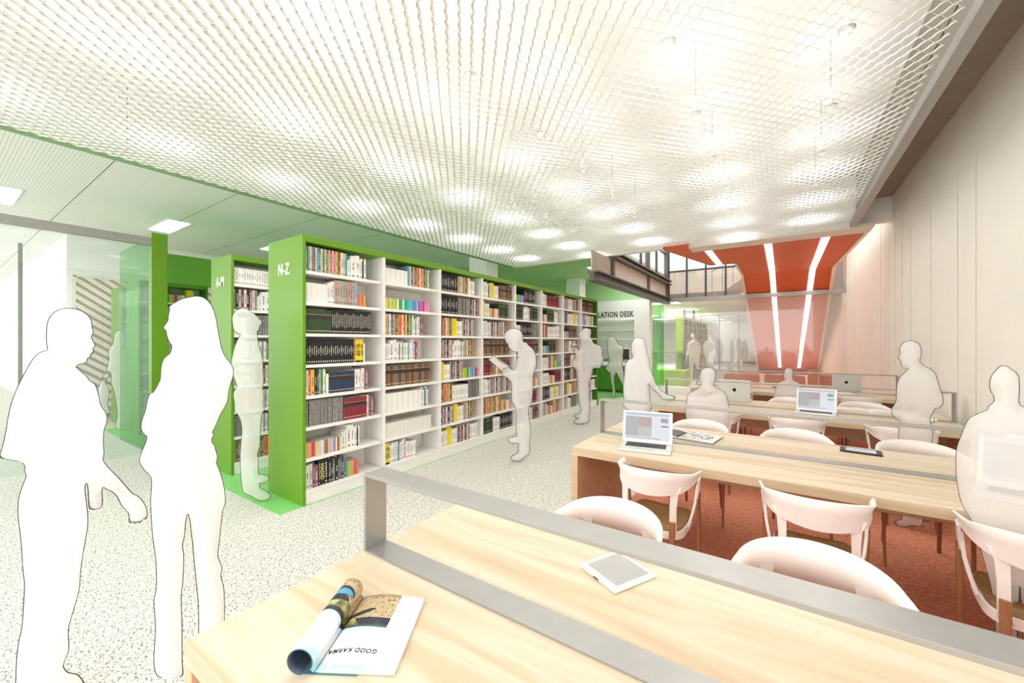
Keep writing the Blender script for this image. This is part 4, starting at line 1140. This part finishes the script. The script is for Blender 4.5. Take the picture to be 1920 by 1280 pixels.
def open_book(x, y, rz, w, h, lab, picture, name='book', thick=.018, cat='book', cover=BLACK):
    r = thing(name, lab, cat, (x, y, ZT), rz)
    q = MB(); q.box(-w / 2 - .004, w / 2 + .004, -h / 2 - .004, h / 2 + .004, 0, .003); q.build('cover', cover, r)
    for sx, mm in ((-1, picture[0]), (1, picture[1])):
        pr = []
        for i in range(12):
            t = i / 11; pr.append((sx * w / 2 * t, .003 + thick * (math.sin(min(1, t * 3) * math.pi / 2) * (1 - .55 * t)) if i else .005))
        q = MB(); q.prism(pr + [(sx * w / 2, .003), (0, .003)], lambda u, v, w_: (u, w_, v), -h / 2, h / 2); q.build('page_block', PAPERG, r)
        sheet('page', [(u, v + .0008) for u, v in pr], -h / 2, h / 2, mm, r, .0006, 6)
    return r
def bw_mat(name, stops, sc=9):
    m, nt, b, N, L = node_mat(name)
    uvn = N.new('ShaderNodeUVMap'); nz = N.new('ShaderNodeTexNoise'); nz.inputs['Scale'].default_value = sc; nz.inputs['Detail'].default_value = 6; nz.inputs['Distortion'].default_value = 1
    L.new(uvn.outputs[0], nz.inputs['Vector']); r = ramp(N, L, nz.outputs['Fac'], stops)
    sp = N.new('ShaderNodeSeparateXYZ'); L.new(uvn.outputs[0], sp.inputs[0])
    e = math_node(N, L, 'MULTIPLY', math_node(N, L, 'LESS_THAN', sp.outputs['X'], .88), math_node(N, L, 'MULTIPLY', math_node(N, L, 'GREATER_THAN', sp.outputs['Y'], .1), math_node(N, L, 'LESS_THAN', sp.outputs['Y'], .9)))
    c = mixc(N, L, e, lin('#f4f4f2'), r.outputs['Color'])
    L.new(c, b.inputs['Base Color']); b.inputs['Roughness'].default_value = .4
    return m
PICD = bw_mat('dark_photo_page', [(.3, '#2e2e30'), (.7, '#4a4a4c')], 4)
PICB = bw_mat('black_white_photo_page', [(.38, '#4c4c4c'), (.46, '#a9a9a9'), (.52, '#f4f4f4'), (.6, '#bdbdbd'), (.68, '#f2f2f2')], 7)
PICL = bw_mat('pale_photo_page', [(.4, '#d9d4cf'), (.5, '#f7f6f4'), (.7, '#f2f0ee')], 5)
open_book(-.66, 3.40, -.13, .52, .27, 'open picture book with black and white photos, behind the laptop on the second table', (PICD, PICB))
open_book(.77, 5.70, -.02, .56, .26, 'open magazine with pale pages beside the laptop on the third table', (PICL, PICL), 'magazine', .016, 'magazine', PAPER)
open_book(.84, 7.41, -.05, .42, .26, 'open magazine in front of the laptop on the farthest table', (PICL, PICB), 'magazine', .01, 'magazine', BLACK)
rl = thing('paper_roll', 'white rolled paper lying on the wall end of the third table', 'paper', (1.06, 5.27, ZT), -.05)
q = MB(); q.tube([(-.12, 0, .017), (.12, 0, .017)], .017, 14); q.build('roll', PAPER, rl, smooth=False)
q = MB(); q.tube([(.1, 0, .017), (.108, 0, .017)], .0176, 14); q.build('band', mat('green_band', '#6a9a7a', .6), rl)
tb = thing('tablet', 'small black tablet lying at the far edge of the second table', 'tablet', (.44, 3.575, ZT), -.1)
q = MB(); q.box(-.108, .108, -.068, .068, 0, .011); q.build('case', BLACK, tb, bevel=.004)
q = MB(); q.box(-.078, .078, -.055, .055, .0108, .0116)
def sea():
    m, nt, b, N, L = node_mat('tablet_picture'); tc = N.new('ShaderNodeTexCoord'); sp = N.new('ShaderNodeSeparateXYZ'); L.new(tc.outputs['Generated'], sp.inputs[0])
    nz = N.new('ShaderNodeTexNoise'); nz.inputs['Scale'].default_value = 7; L.new(tc.outputs['Generated'], nz.inputs['Vector'])
    r = ramp(N, L, math_node(N, L, 'ADD', sp.outputs['Y'], math_node(N, L, 'MULTIPLY', math_node(N, L, 'SUBTRACT', nz.outputs['Fac'], .5), .4)), [(.1, '#8fa0a6'), (.3, '#b9b5a6'), (.45, '#7d9ab0'), (.6, '#cfdbe4'), (.85, '#4f7fae')])
    L.new(r.outputs['Color'], b.inputs['Base Color']); L.new(r.outputs['Color'], b.inputs['Emission Color']); b.inputs['Emission Strength'].default_value = .3; b.inputs['Roughness'].default_value = .2
    return m
q.build('screen', sea(), tb)
ph = thing('phone', 'small black phone beside the fruit-emblem laptop, near end of the farthest table', 'phone', (-.56, 7.33, ZT), -.1)
q = MB(); q.box(-.09, .09, -.05, .05, 0, .02); q.build('body', BLACK, ph, bevel=.006)
q = MB(); q.box(-.05, .05, -.0512, -.05, .006, .014); q.build('keypad', ALU, ph)
sc_ = thing('paper_stack', 'loose white papers on the farthest table behind the black phone', 'papers', (-.62, 7.95, ZT), .2)
q = MB(); q.box(-.15, .12, -.1, .1, 0, .004); q.M = Matrix.Rotation(.3, 4, 'Z'); q.box(-.1, .14, -.1, .1, .004, .008); q.build('sheet', PAPER, sc_)
q = MB(); q.tube([(.12, -.05, .03), (.2, .08, .03)], .024, 12); q.build('rolled_sheet', PAPER, sc_)
pn = MB(); pn.tube([(-.07, 0, .007), (.0, .0, .007), (.05, 0, .006), (.07, 0, .0065)], [.007, .007, .006, .002], 8)
po = pn.build('pen', BLACK, loc=(-.07, 7.78, ZT)); po.rotation_euler = (0, 0, -.4); tag(po, 'short black pen beside the seated person at the farthest table', 'pen')
# ================================================================== PEOPLE (milky white figures with a dark contour seam)
def resample(P, step):
    P = np.array(P, float); n = len(P); out = []
    for i in range(n):
        p0, p1, p2, p3 = P[i - 1], P[i], P[(i + 1) % n], P[(i + 2) % n]
        L_ = np.linalg.norm(p2 - p1); k = max(1, int(round(L_ / step)))
        # centripetal-ish: damp tangents at sharp corners
        def tan(a, b, c):
            u, v = b - a, c - b; lu, lv = np.linalg.norm(u) + 1e-9, np.linalg.norm(v) + 1e-9
            cs = max(0, (u / lu) @ (v / lv)); return ((u / lu + v / lv) * .5) * cs
        t1, t2 = tan(p0, p1, p2) * L_, tan(p1, p2, p3) * L_
        for j in range(k):
            s = j / k; h1 = 2*s**3-3*s**2+1; h2 = s**3-2*s**2+s; h3 = -2*s**3+3*s**2; h4 = s**3-s**2
            out.append(h1 * p1 + h2 * t1 + h3 * p2 + h4 * t2)
    return np.array(out)
def inside(poly, X, Y):
    r = np.zeros(X.shape, bool); n = len(poly)
    for i in range(n):
        x1, y1 = poly[i - 1]; x2, y2 = poly[i]
        if y1 == y2: continue
        c = ((y1 > Y) != (y2 > Y)) & (X < (x2 - x1) * (Y - y1) / (y2 - y1) + x1)
        r ^= c
    return r
def solid(poly, T, step):
    """poly (u,v) metres -> closed body whose depth follows the local width (Poisson profile), half depth at most ~T"""
    B = resample(poly, step)
    h = max(np.ptp(B[:, 0]), np.ptp(B[:, 1])) / 190
    x0, y0 = B.min(0) - 2 * h
    nx, ny = int(np.ptp(B[:, 0]) / h) + 5, int(np.ptp(B[:, 1]) / h) + 5
    X, Y = np.meshgrid(x0 + np.arange(nx) * h, y0 + np.arange(ny) * h)
    I = inside(B, X, Y); u = np.zeros_like(X)
    for _ in range(1400):
        v = np.zeros_like(u)
        v[1:-1, 1:-1] = (u[:-2, 1:-1] + u[2:, 1:-1] + u[1:-1, :-2] + u[1:-1, 2:] + 4 * h * h) / 4
        u = np.where(I, v, 0)
    Z = T * np.tanh(np.sqrt(u) * 1.0 / T)
    st = step * 1.35
    gx, gy = np.meshgrid(np.arange(x0, x0 + nx * h, st), np.arange(y0, y0 + ny * h, st))
    gx = gx + (np.arange(gx.shape[0])[:, None] % 2) * st / 2
    pts = np.stack([gx.ravel(), gy.ravel()], 1); pts = pts[inside(B, pts[:, 0], pts[:, 1])]
    D = np.sqrt(((pts[:, None, :] - B[None]) ** 2).sum(-1)).min(1); pts = pts[D > st * .55]
    allp = np.concatenate([B, pts]); nb = len(B)
    vs, es, fs, *_r = geometry.delaunay_2d_cdt([Vector(p) for p in allp], [(i, (i + 1) % nb) for i in range(nb)], [], 0, 1e-6)
    P = np.array([(a.x, a.y) for a in vs]); orig = _r[0]
    C = np.array([P[list(f)].mean(0) for f in fs]); ok = inside(B, C[:, 0], C[:, 1])
    fs = [f for f, k in zip(fs, ok) if k]
    isb = np.array([any(o < nb for o in og) for og in orig])
    fi, fj = (P[:, 0] - x0) / h, (P[:, 1] - y0) / h
    i0, j0 = np.clip(fi.astype(int), 0, nx - 2), np.clip(fj.astype(int), 0, ny - 2); a, b_ = fi - i0, fj - j0
    z = (Z[j0, i0] * (1 - a) + Z[j0, i0 + 1] * a) * (1 - b_) + (Z[j0 + 1, i0] * (1 - a) + Z[j0 + 1, i0 + 1] * a) * b_
    z[isb] = 0
    n = len(P); back = np.arange(n) + n; back[isb] = np.arange(n)[isb]
    V = [(P[i, 0], -z[i], P[i, 1]) for i in range(n)] + [(P[i, 0], z[i], P[i, 1]) for i in range(n)]
    FF = [tuple(f) for f in fs] + [tuple(int(back[i]) for i in f[::-1]) for f in fs]
    used_ = sorted({i for f in FF for i in f}); mp = {k: i for i, k in enumerate(used_)}
    return [V[k] for k in used_], [tuple(mp[i] for i in f) for f in FF], B

def person(lab, segs, d, T=.13, mat_=None, lw=.0024, step=.02, holes=()):
    """segs: [(x0, y0, scale, [points])] outline read off the photograph; d: distance along the view axis"""
    px = [(x0 + x / s, y0 + y / s) for x0, y0, s, pts in segs for x, y in pts]
    cx = (min(p[0] for p in px) + max(p[0] for p in px)) / 2
    r0 = ray(cx, CY); base = r0 * d; n = r0.normalized(); uax = Vector((-n.y, n.x, 0)) * -1
    poly = []
    for x, y in px:
        r = ray(x, y); t = base.dot(n) / r.dot(n); p = r * t
        poly.append(((p - base).dot(uax), p.z + H))
    mn = min(p[1] for p in poly)
    poly = [(u, v - mn) for u, v in poly]
    V, FF, B = solid(poly, T, step)
    root = thing('person', lab, 'person', (base.x, base.y, max(mn, .004)), math.atan2(uax.y, uax.x))
    me = bpy.data.meshes.new('body'); me.from_pydata(V, [], FF); me.update()
    link(me, 'body', mat_ or GH2, root, smooth=True)
    q = MB(); q.tube([(p[0], 0, p[1]) for p in B], lw, 5, True); q.build('contour_seam', LINE, root, smooth=True)
    return root

A0 = (0, 570, 3.5567); B0 = (0, 920, 3.5567)
person('white figure of a man in the left foreground facing right, holding a cup', [
 A0 + ([(312,225),(318,150),(345,95),(390,62),(455,50),(520,60),(570,85),(600,115),(610,140),(612,175),(620,210),(608,240),(615,262),(632,292),(630,308),(617,318),(622,335),(618,350),(602,357),(600,372),(582,383),(577,405),(560,416),(525,422),(505,440),(545,478),(580,508),(590,527),(630,555),(645,590),(660,645),(672,700),(700,740),(712,775),(710,810),(695,850),(688,910),(688,960),(692,1020),(684,1055),(700,1085),(740,1130),(790,1180),(845,1242)],),
 B0 + ([(880,35),(930,65),(960,105),(978,145),(980,185),(972,210),(958,205),(948,218),(932,232),(918,225),(903,236),(888,227),(872,235),(862,225),(862,185),(855,165),(825,135),(800,95),(778,55),(745,25),(700,2),(683,-10),(679,20),(676,125),(665,138),(630,145),(600,142),(594,110),(588,10),(582,-22),(574,-34),(567,-18),(565,20),(570,60),(578,130),(584,190),(582,270),(570,340),(548,470),(536,560),(526,680),(500,780),(470,880),(455,940),(455,1090),(440,1130),(420,1190),(455,1235),(510,1245),(548,1285),(560,1330),(540,1352),(120,1352),(104,1330),(108,1280),(110,1200),(125,1040),(150,920),(158,800),(165,640),(155,550),(148,430),(135,290),(122,180),(124,100),(135,40),(150,0)],),
 A0 + ([(160,1215),(178,1170),(165,1130),(170,1105),(152,1077),(75,1062),(0,1047),(20,970),(40,880),(58,770),(80,680),(110,600),(145,525),(185,450),(225,385),(260,350),(290,338),(318,333),(312,270)],)],
 1.70, .13, GH1, .0022, .014)
C0 = (240, 570, 4.85); D0 = (240, 820, 3.368)
person('white figure of a long-haired woman in the left foreground facing left', [
 C0 + ([(378,185),(430,148),(490,115),(560,97),(620,85),(680,95),(725,125),(765,180),(790,250),(812,360),(830,465),(850,555),(880,625),(925,680),(948,720),(957,765),(950,820),(925,890),(912,960),(903,1030),(880,1085),(845,1140),(815,1210),(790,1265)],),
 D0 + ([(545,45),(530,72),(540,92),(527,112),(528,138),(545,155),(550,180),(562,215),(562,240),(556,258),(575,310),(597,380),(612,470),(612,520),(597,565),(588,640),(578,740),(567,830),(568,862),(585,905),(592,940),(585,970),(590,1000),(603,1050),(606,1100),(608,1158),(606,1300),(600,1540),(620,1600),(600,1622),(465,1622),(452,1590),(447,1240),(445,1150),(432,1020),(420,900),(410,790),(400,700),(390,625),(378,582),(368,610),(360,680),(355,730),(343,785),(350,850),(348,960),(343,1040),(335,1110),(337,1200),(340,1280),(342,1540),(345,1610),(330,1622),(195,1622),(175,1595),(175,1300),(170,1220),(166,1135),(178,1080),(182,1020),(178,900),(170,830),(158,740),(150,640),(145,520),(143,355),(110,325),(85,290),(73,262),(85,215),(110,155),(122,107),(100,90),(85,60),(85,35)],),
 C0 + ([(120,1270),(130,1220),(160,1140),(172,1080),(185,1020),(205,975),(225,972),(250,940),(275,895),(295,855),(300,790),(312,700),(335,650),(385,610),(400,535),(375,500),(352,430),(350,405),(322,378),(345,345),(365,315),(370,260),(382,215)],)],
 1.70, .13, GH1, .0022, .014)
E0 = (420, 570, 3.2818)
person('white figure of a man looking up at the A-M shelves', [E0 + ([(50,110),(58,80),(80,58),(110,46),(140,50),(160,65),(185,78),(195,90),(212,100),(215,112),(233,125),(232,140),(218,155),(216,175),(205,188),(207,230),(215,280),(228,320),(238,370),(240,440),(243,480),(238,540),(242,590),(240,640),(248,672),(235,690),(228,740),(222,830),(218,900),(205,940),(210,975),(212,1065),(250,1070),(275,1080),(276,1095),(255,1117),(216,1122),(222,1150),(260,1170),(287,1195),(280,1212),(250,1230),(215,1228),(165,1200),(120,1178),(113,1155),(105,1080),(100,940),(108,850),(110,780),(102,735),(85,700),(68,680),(65,630),(58,580),(63,555),(82,530),(75,510),(60,470),(45,425),(48,360),(62,300),(80,250),(103,210),(75,195),(60,180),(55,150)],)], 3.70, .11, GH2, .003, .018)
F0 = (900, 605, 4.7417)
person('white figure of a man reading a book in front of the N-Z bookcase', [F0 + ([(213,130),(222,100),(250,70),(290,55),(330,60),(365,85),(380,115),(380,150),(388,178),(410,180),(430,205),(460,230),(485,265),(498,310),(500,360),(492,410),(475,460),(468,540),(470,600),(462,690),(455,730),(435,750),(430,790),(435,860),(448,930),(450,1010),(440,1090),(443,1150),(430,1180),(400,1195),(370,1225),(340,1235),(300,1232),(277,1212),(280,1190),(310,1175),(340,1150),(340,1110),(345,1080),(325,1072),(290,1080),(262,1065),(247,1045),(255,1028),(290,1022),(330,1005),(325,975),(318,900),(320,820),(308,740),(285,710),(280,640),(282,560),(265,515),(235,490),(205,480),(195,450),(193,425),(205,400),(240,392),(258,398),(270,415),(295,425),(315,400),(325,350),(335,290),(330,262),(290,260),(270,235),(250,225),(250,195),(232,180),(225,155)],)], 5.0, .12, GH2, .004, .02)
def held_book():
    d = 4.98; pts = [(80,325),(85,315),(105,308),(115,292),(130,292),(165,330),(215,360),(256,382),(240,394),(206,402),(194,426),(150,385),(110,350)]
    px = [(900 + x / 4.7417, 605 + y / 4.7417) for x, y in pts]
    r0 = ray(px[6][0], CY); base = r0 * d; n = r0.normalized(); ua = Vector((n.y, -n.x, 0)); poly = []
    for x, y in px:
        r = ray(x, y); p = r * (base.dot(n) / r.dot(n)); poly.append(((p - base).dot(ua), p.z + H))
    zc = min(v for u, v in poly)
    r_ = thing('open_book', 'white open book held by the reading figure', 'book', (base.x, base.y, zc), math.atan2(ua.y, ua.x))
    q = MB(); q.prism([(u, v - zc) for u, v in poly], lambda u, v, w: (u, w, v), -.10, .10); q.build('page_block', GH2, r_)
    q = MB(); q.tube([(u, -.10, v - zc) for u, v in poly], .003, 5, True); q.build('cover_edge', LINE, r_)
held_book()
G0 = (1060, 605, 6.4)
person('white figure carrying a bag at the far end of the N-Z bookcase', [G0 + ([(160,145),(168,120),(205,100),(210,88),(250,77),(290,85),(310,105),(308,150),(300,185),(320,205),(330,240),(345,262),(385,275),(415,290),(435,320),(440,360),(442,410),(458,430),(455,470),(430,520),(420,560),(385,550),(330,565),(320,620),(300,690),(285,740),(288,820),(285,900),(292,1000),(285,1120),(278,1140),(288,1180),(275,1205),(230,1217),(160,1225),(110,1215),(100,1195),(120,1175),(160,1155),(120,1150),(107,1130),(125,1110),(160,1108),(172,1085),(188,1060),(175,1010),(160,920),(148,820),(148,720),(135,650),(128,580),(95,540),(85,500),(95,460),(120,430),(125,400),(110,370),(100,345),(112,325),(124,308),(122,290),(108,284),(95,292),(88,310),(77,300),(78,270),(100,252),(125,255),(142,280),(150,320),(155,345),(170,320),(187,285),(178,210),(165,180)],)], 7.23, .12, GH2, .005, .025)
person('white figure of a woman in a skirt at the green counter', [G0 + ([(505,225),(512,190),(535,172),(570,175),(600,200),(625,240),(635,268),(670,272),(690,300),(697,340),(690,400),(688,460),(680,500),(692,560),(703,640),(704,700),(700,770),(706,860),(720,880),(715,892),(690,892),(685,870),(688,790),(680,745),(660,690),(635,640),(612,592),(600,620),(590,640),(585,700),(595,780),(600,840),(592,885),(570,892),(553,880),(562,840),(565,800),(550,720),(540,660),(540,600),(525,610),(510,580),(482,550),(505,510),(525,470),(520,400),(505,340),(510,300)],)], 10.8, .11, GH2, .007, .03)
H0 = (1120, 620, 7.53)
person('white figure of a long-haired woman resting a hand on the third table', [H0 + ([(505,170),(525,145),(560,132),(600,140),(640,145),(665,180),(690,270),(710,370),(730,470),(740,540),(760,600),(790,680),(820,770),(860,820),(920,890),(1000,940),(1095,960),(1100,985),(1080,1000),(920,995),(880,940),(800,870),(740,810),(725,780),(735,860),(742,960),(755,1060),(775,1130),(740,1148),(700,1300),(690,1500),(690,1780),(720,1830),(640,1845),(590,1830),(585,1500),(575,1500),(570,1830),(500,1845),(480,1830),(490,1500),(480,1300),(440,1135),(400,1130),(365,1080),(365,1050),(378,1030),(372,950),(365,880),(370,780),(385,640),(390,540),(410,480),(450,440),(480,430),(500,400),(485,340),(478,290),(485,220)],)], 5.02, .12, GH1, .0035, .02)
I0 = (1270, 610, 10.664)
person('white walking figure beyond the glass partition, leftmost of the three there', [I0 + ([(262,220),(268,185),(300,165),(335,175),(352,210),(355,260),(370,295),(400,320),(440,345),(460,420),(480,500),(455,560),(440,620),(450,700),(435,760),(432,850),(425,960),(430,1010),(405,1030),(385,1015),(385,950),(365,850),(340,760),(320,830),(325,920),(320,1000),(315,1070),(315,1120),(290,1145),(255,1135),(250,1110),(265,1060),(262,980),(250,880),(245,760),(235,680),(225,600),(212,620),(205,690),(185,710),(165,690),(175,600),(190,500),(205,410),(212,350),(270,320),(290,295),(270,265)],)], 14.6, .11, GH2, .008, .035)
person('white standing figure beyond the glass partition, middle of the three there', [I0 + ([(600,230),(610,200),(640,185),(670,190),(690,225),(685,270),(690,300),(740,325),(765,370),(780,450),(790,560),(785,640),(775,690),(760,712),(745,700),(745,650),(738,600),(735,660),(725,760),(715,860),(718,1060),(735,1085),(700,1094),(668,1085),(665,980),(655,860),(648,745),(640,800),(632,980),(632,1080),(600,1094),(572,1085),(585,1060),(580,860),(565,740),(560,660),(540,610),(520,560),(510,470),(518,370),(540,330),(600,300),(612,270)],)], 15.5, .11, GH2, .008, .035)
person('white striding figure beyond the glass partition, rightmost of the three there', [I0 + ([(1170,210),(1185,170),(1220,155),(1250,180),(1255,230),(1235,260),(1260,300),(1290,380),(1310,470),(1315,550),(1285,550),(1285,620),(1300,720),(1295,800),(1290,870),(1300,895),(1335,910),(1330,925),(1290,928),(1230,935),(1222,910),(1235,880),(1225,800),(1215,740),(1213,670),(1195,720),(1150,790),(1110,860),(1095,890),(1125,915),(1110,925),(1070,920),(1040,890),(1010,860),(1040,790),(1090,710),(1130,650),(1130,560),(1125,500),(1095,420),(1090,340),(1110,290),(1165,250),(1185,230)],)], 19.6, .11, GH2, .009, .04)
J0 = (1260, 680, 9.14)
person('white figure seated with its back to the camera at the third table', [J0 + ([(480,230),(490,150),(520,110),(560,88),(620,80),(680,92),(725,125),(748,180),(745,250),(735,310),(705,370),(725,400),(760,440),(830,465),(890,500),(930,560),(955,650),(975,740),(995,850),(1000,910),(985,1000),(960,1200),(930,1420),(820,1450),(420,1450),(320,1420),(280,1200),(250,960),(230,870),(235,780),(250,680),(262,590),(290,530),(350,490),(430,455),(485,405),(500,375),(480,310),(470,280)],)], 4.10, .12, GH2, .0028, .02)
K0 = (1430, 680, 16)
person('white figure seated at the farthest table, seen over the laptop on the third table', [K0 + ([(630,360),(655,240),(690,180),(760,155),(830,160),(890,200),(920,250),(920,310),(905,400),(905,470),(925,525),(1010,565),(1090,605),(1140,670),(1180,760),(1195,880),(1190,1060),(1150,1250),(1120,1560),(1050,1640),(480,1640),(420,1560),(400,1250),(330,1040),(360,900),(385,780),(410,690),(450,620),(540,570),(640,525),(670,500),(630,430)],)], 5.56, .12, GH2, .003, .025)
L0 = (1650, 640, 6.095)
person('white figure of a man standing between the second and third tables', [L0 + ([(228,210),(222,170),(232,120),(260,85),(310,60),(360,53),(420,70),(455,105),(472,160),(470,220),(452,285),(495,335),(545,360),(590,385),(635,435),(655,500),(685,600),(715,690),(722,740),(710,790),(680,820),(625,832),(605,880),(570,930),(580,980),(590,1050),(605,1130),(597,1195)],),
 (0, 0, 1, [(1748,850),(1747,900),(1747,980),(1742,988),(1732,987),(1730,975),(1729,994),(1715,997),(1712,994),(1705,996),(1690,997),(1678,993),(1676,990),(1680,986),(1690,984),(1694,960),(1690,900),(1686,838)]),
 L0 + ([(215,1150),(218,1030),(225,970),(190,955),(150,910),(133,870),(140,820),(165,780),(185,740),(188,640),(205,520),(240,455),(275,425),(320,372),(255,365),(245,330),(240,295),(218,268),(205,250),(225,215)],)], 3.17, .12, GH2, .0024, .018)
N0 = (1770, 760, 5.12)
person('white figure seated with its back to the camera at the second table, lower right', [N0 + ([(445,320),(448,200),(490,140),(545,92),(600,95),(650,135),(690,160),(715,200),(722,300),(722,380),(715,440),(735,485),(768,497),(860,530),(960,600),(1010,750),(1030,900),(1030,1110)],),
 (0, 0, 1, [(1968,1060),(1962,1180),(1960,1260),(1956,1400),(1962,1415),(1922,1415),(1918,1380),(1918,1260),(1912,1190),(1908,1260),(1908,1400),(1912,1415),(1862,1415),(1864,1390),(1866,1260),(1858,1190),(1842,1130),(1830,1080),(1803,1030)]),
 N0 + ([(118,1110),(115,1000),(118,900),(130,830),(165,740),(190,670),(215,620),(250,570),(300,550),(330,535),(420,505),(425,475),(480,435),(478,375)],)], 1.62, .10, GH2, .0014, .014)
O0 = (170, 600, 4.923)
person('white walking figure on the left, partly behind the green glass pane', [O0 + ([(205,250),(215,200),(225,145),(250,122),(290,125),(310,160),(310,230),(295,270),(330,300),(345,400),(340,500),(335,620),(330,800),(325,950),(330,1015),(300,1030),(235,1025),(230,1000),(245,930),(245,850),(230,760),(215,680),(192,600),(190,520),(175,500),(165,545),(135,590),(150,640),(168,660),(165,720),(155,800),(172,880),(165,903),(145,905),(120,880),(95,820),(70,720),(66,680),(85,620),(115,545),(140,510),(165,420),(172,370),(165,320),(175,290)],)], 6.75, .11, GH2, .004, .025)

# ================================================================== LIGHT
w = bpy.data.worlds.new('World'); S.world = w; w.use_nodes = True
bg = w.node_tree.nodes['Background']; bg.inputs[0].default_value = (1, .99, .97, 1); bg.inputs[1].default_value = 2.0
S.view_settings.view_transform = 'Standard'; S.view_settings.look = 'None'; S.view_settings.gamma = 1
S.view_settings.exposure = 0.42
try: S.view_settings.use_curve_mapping = False
except Exception: pass
S.cycles.max_bounces = 10; S.cycles.diffuse_bounces = 5; S.cycles.transparent_max_bounces = 24; S.cycles.glossy_bounces = 3
S.cycles.use_denoising = True
S.cycles.sample_clamp_indirect = 8
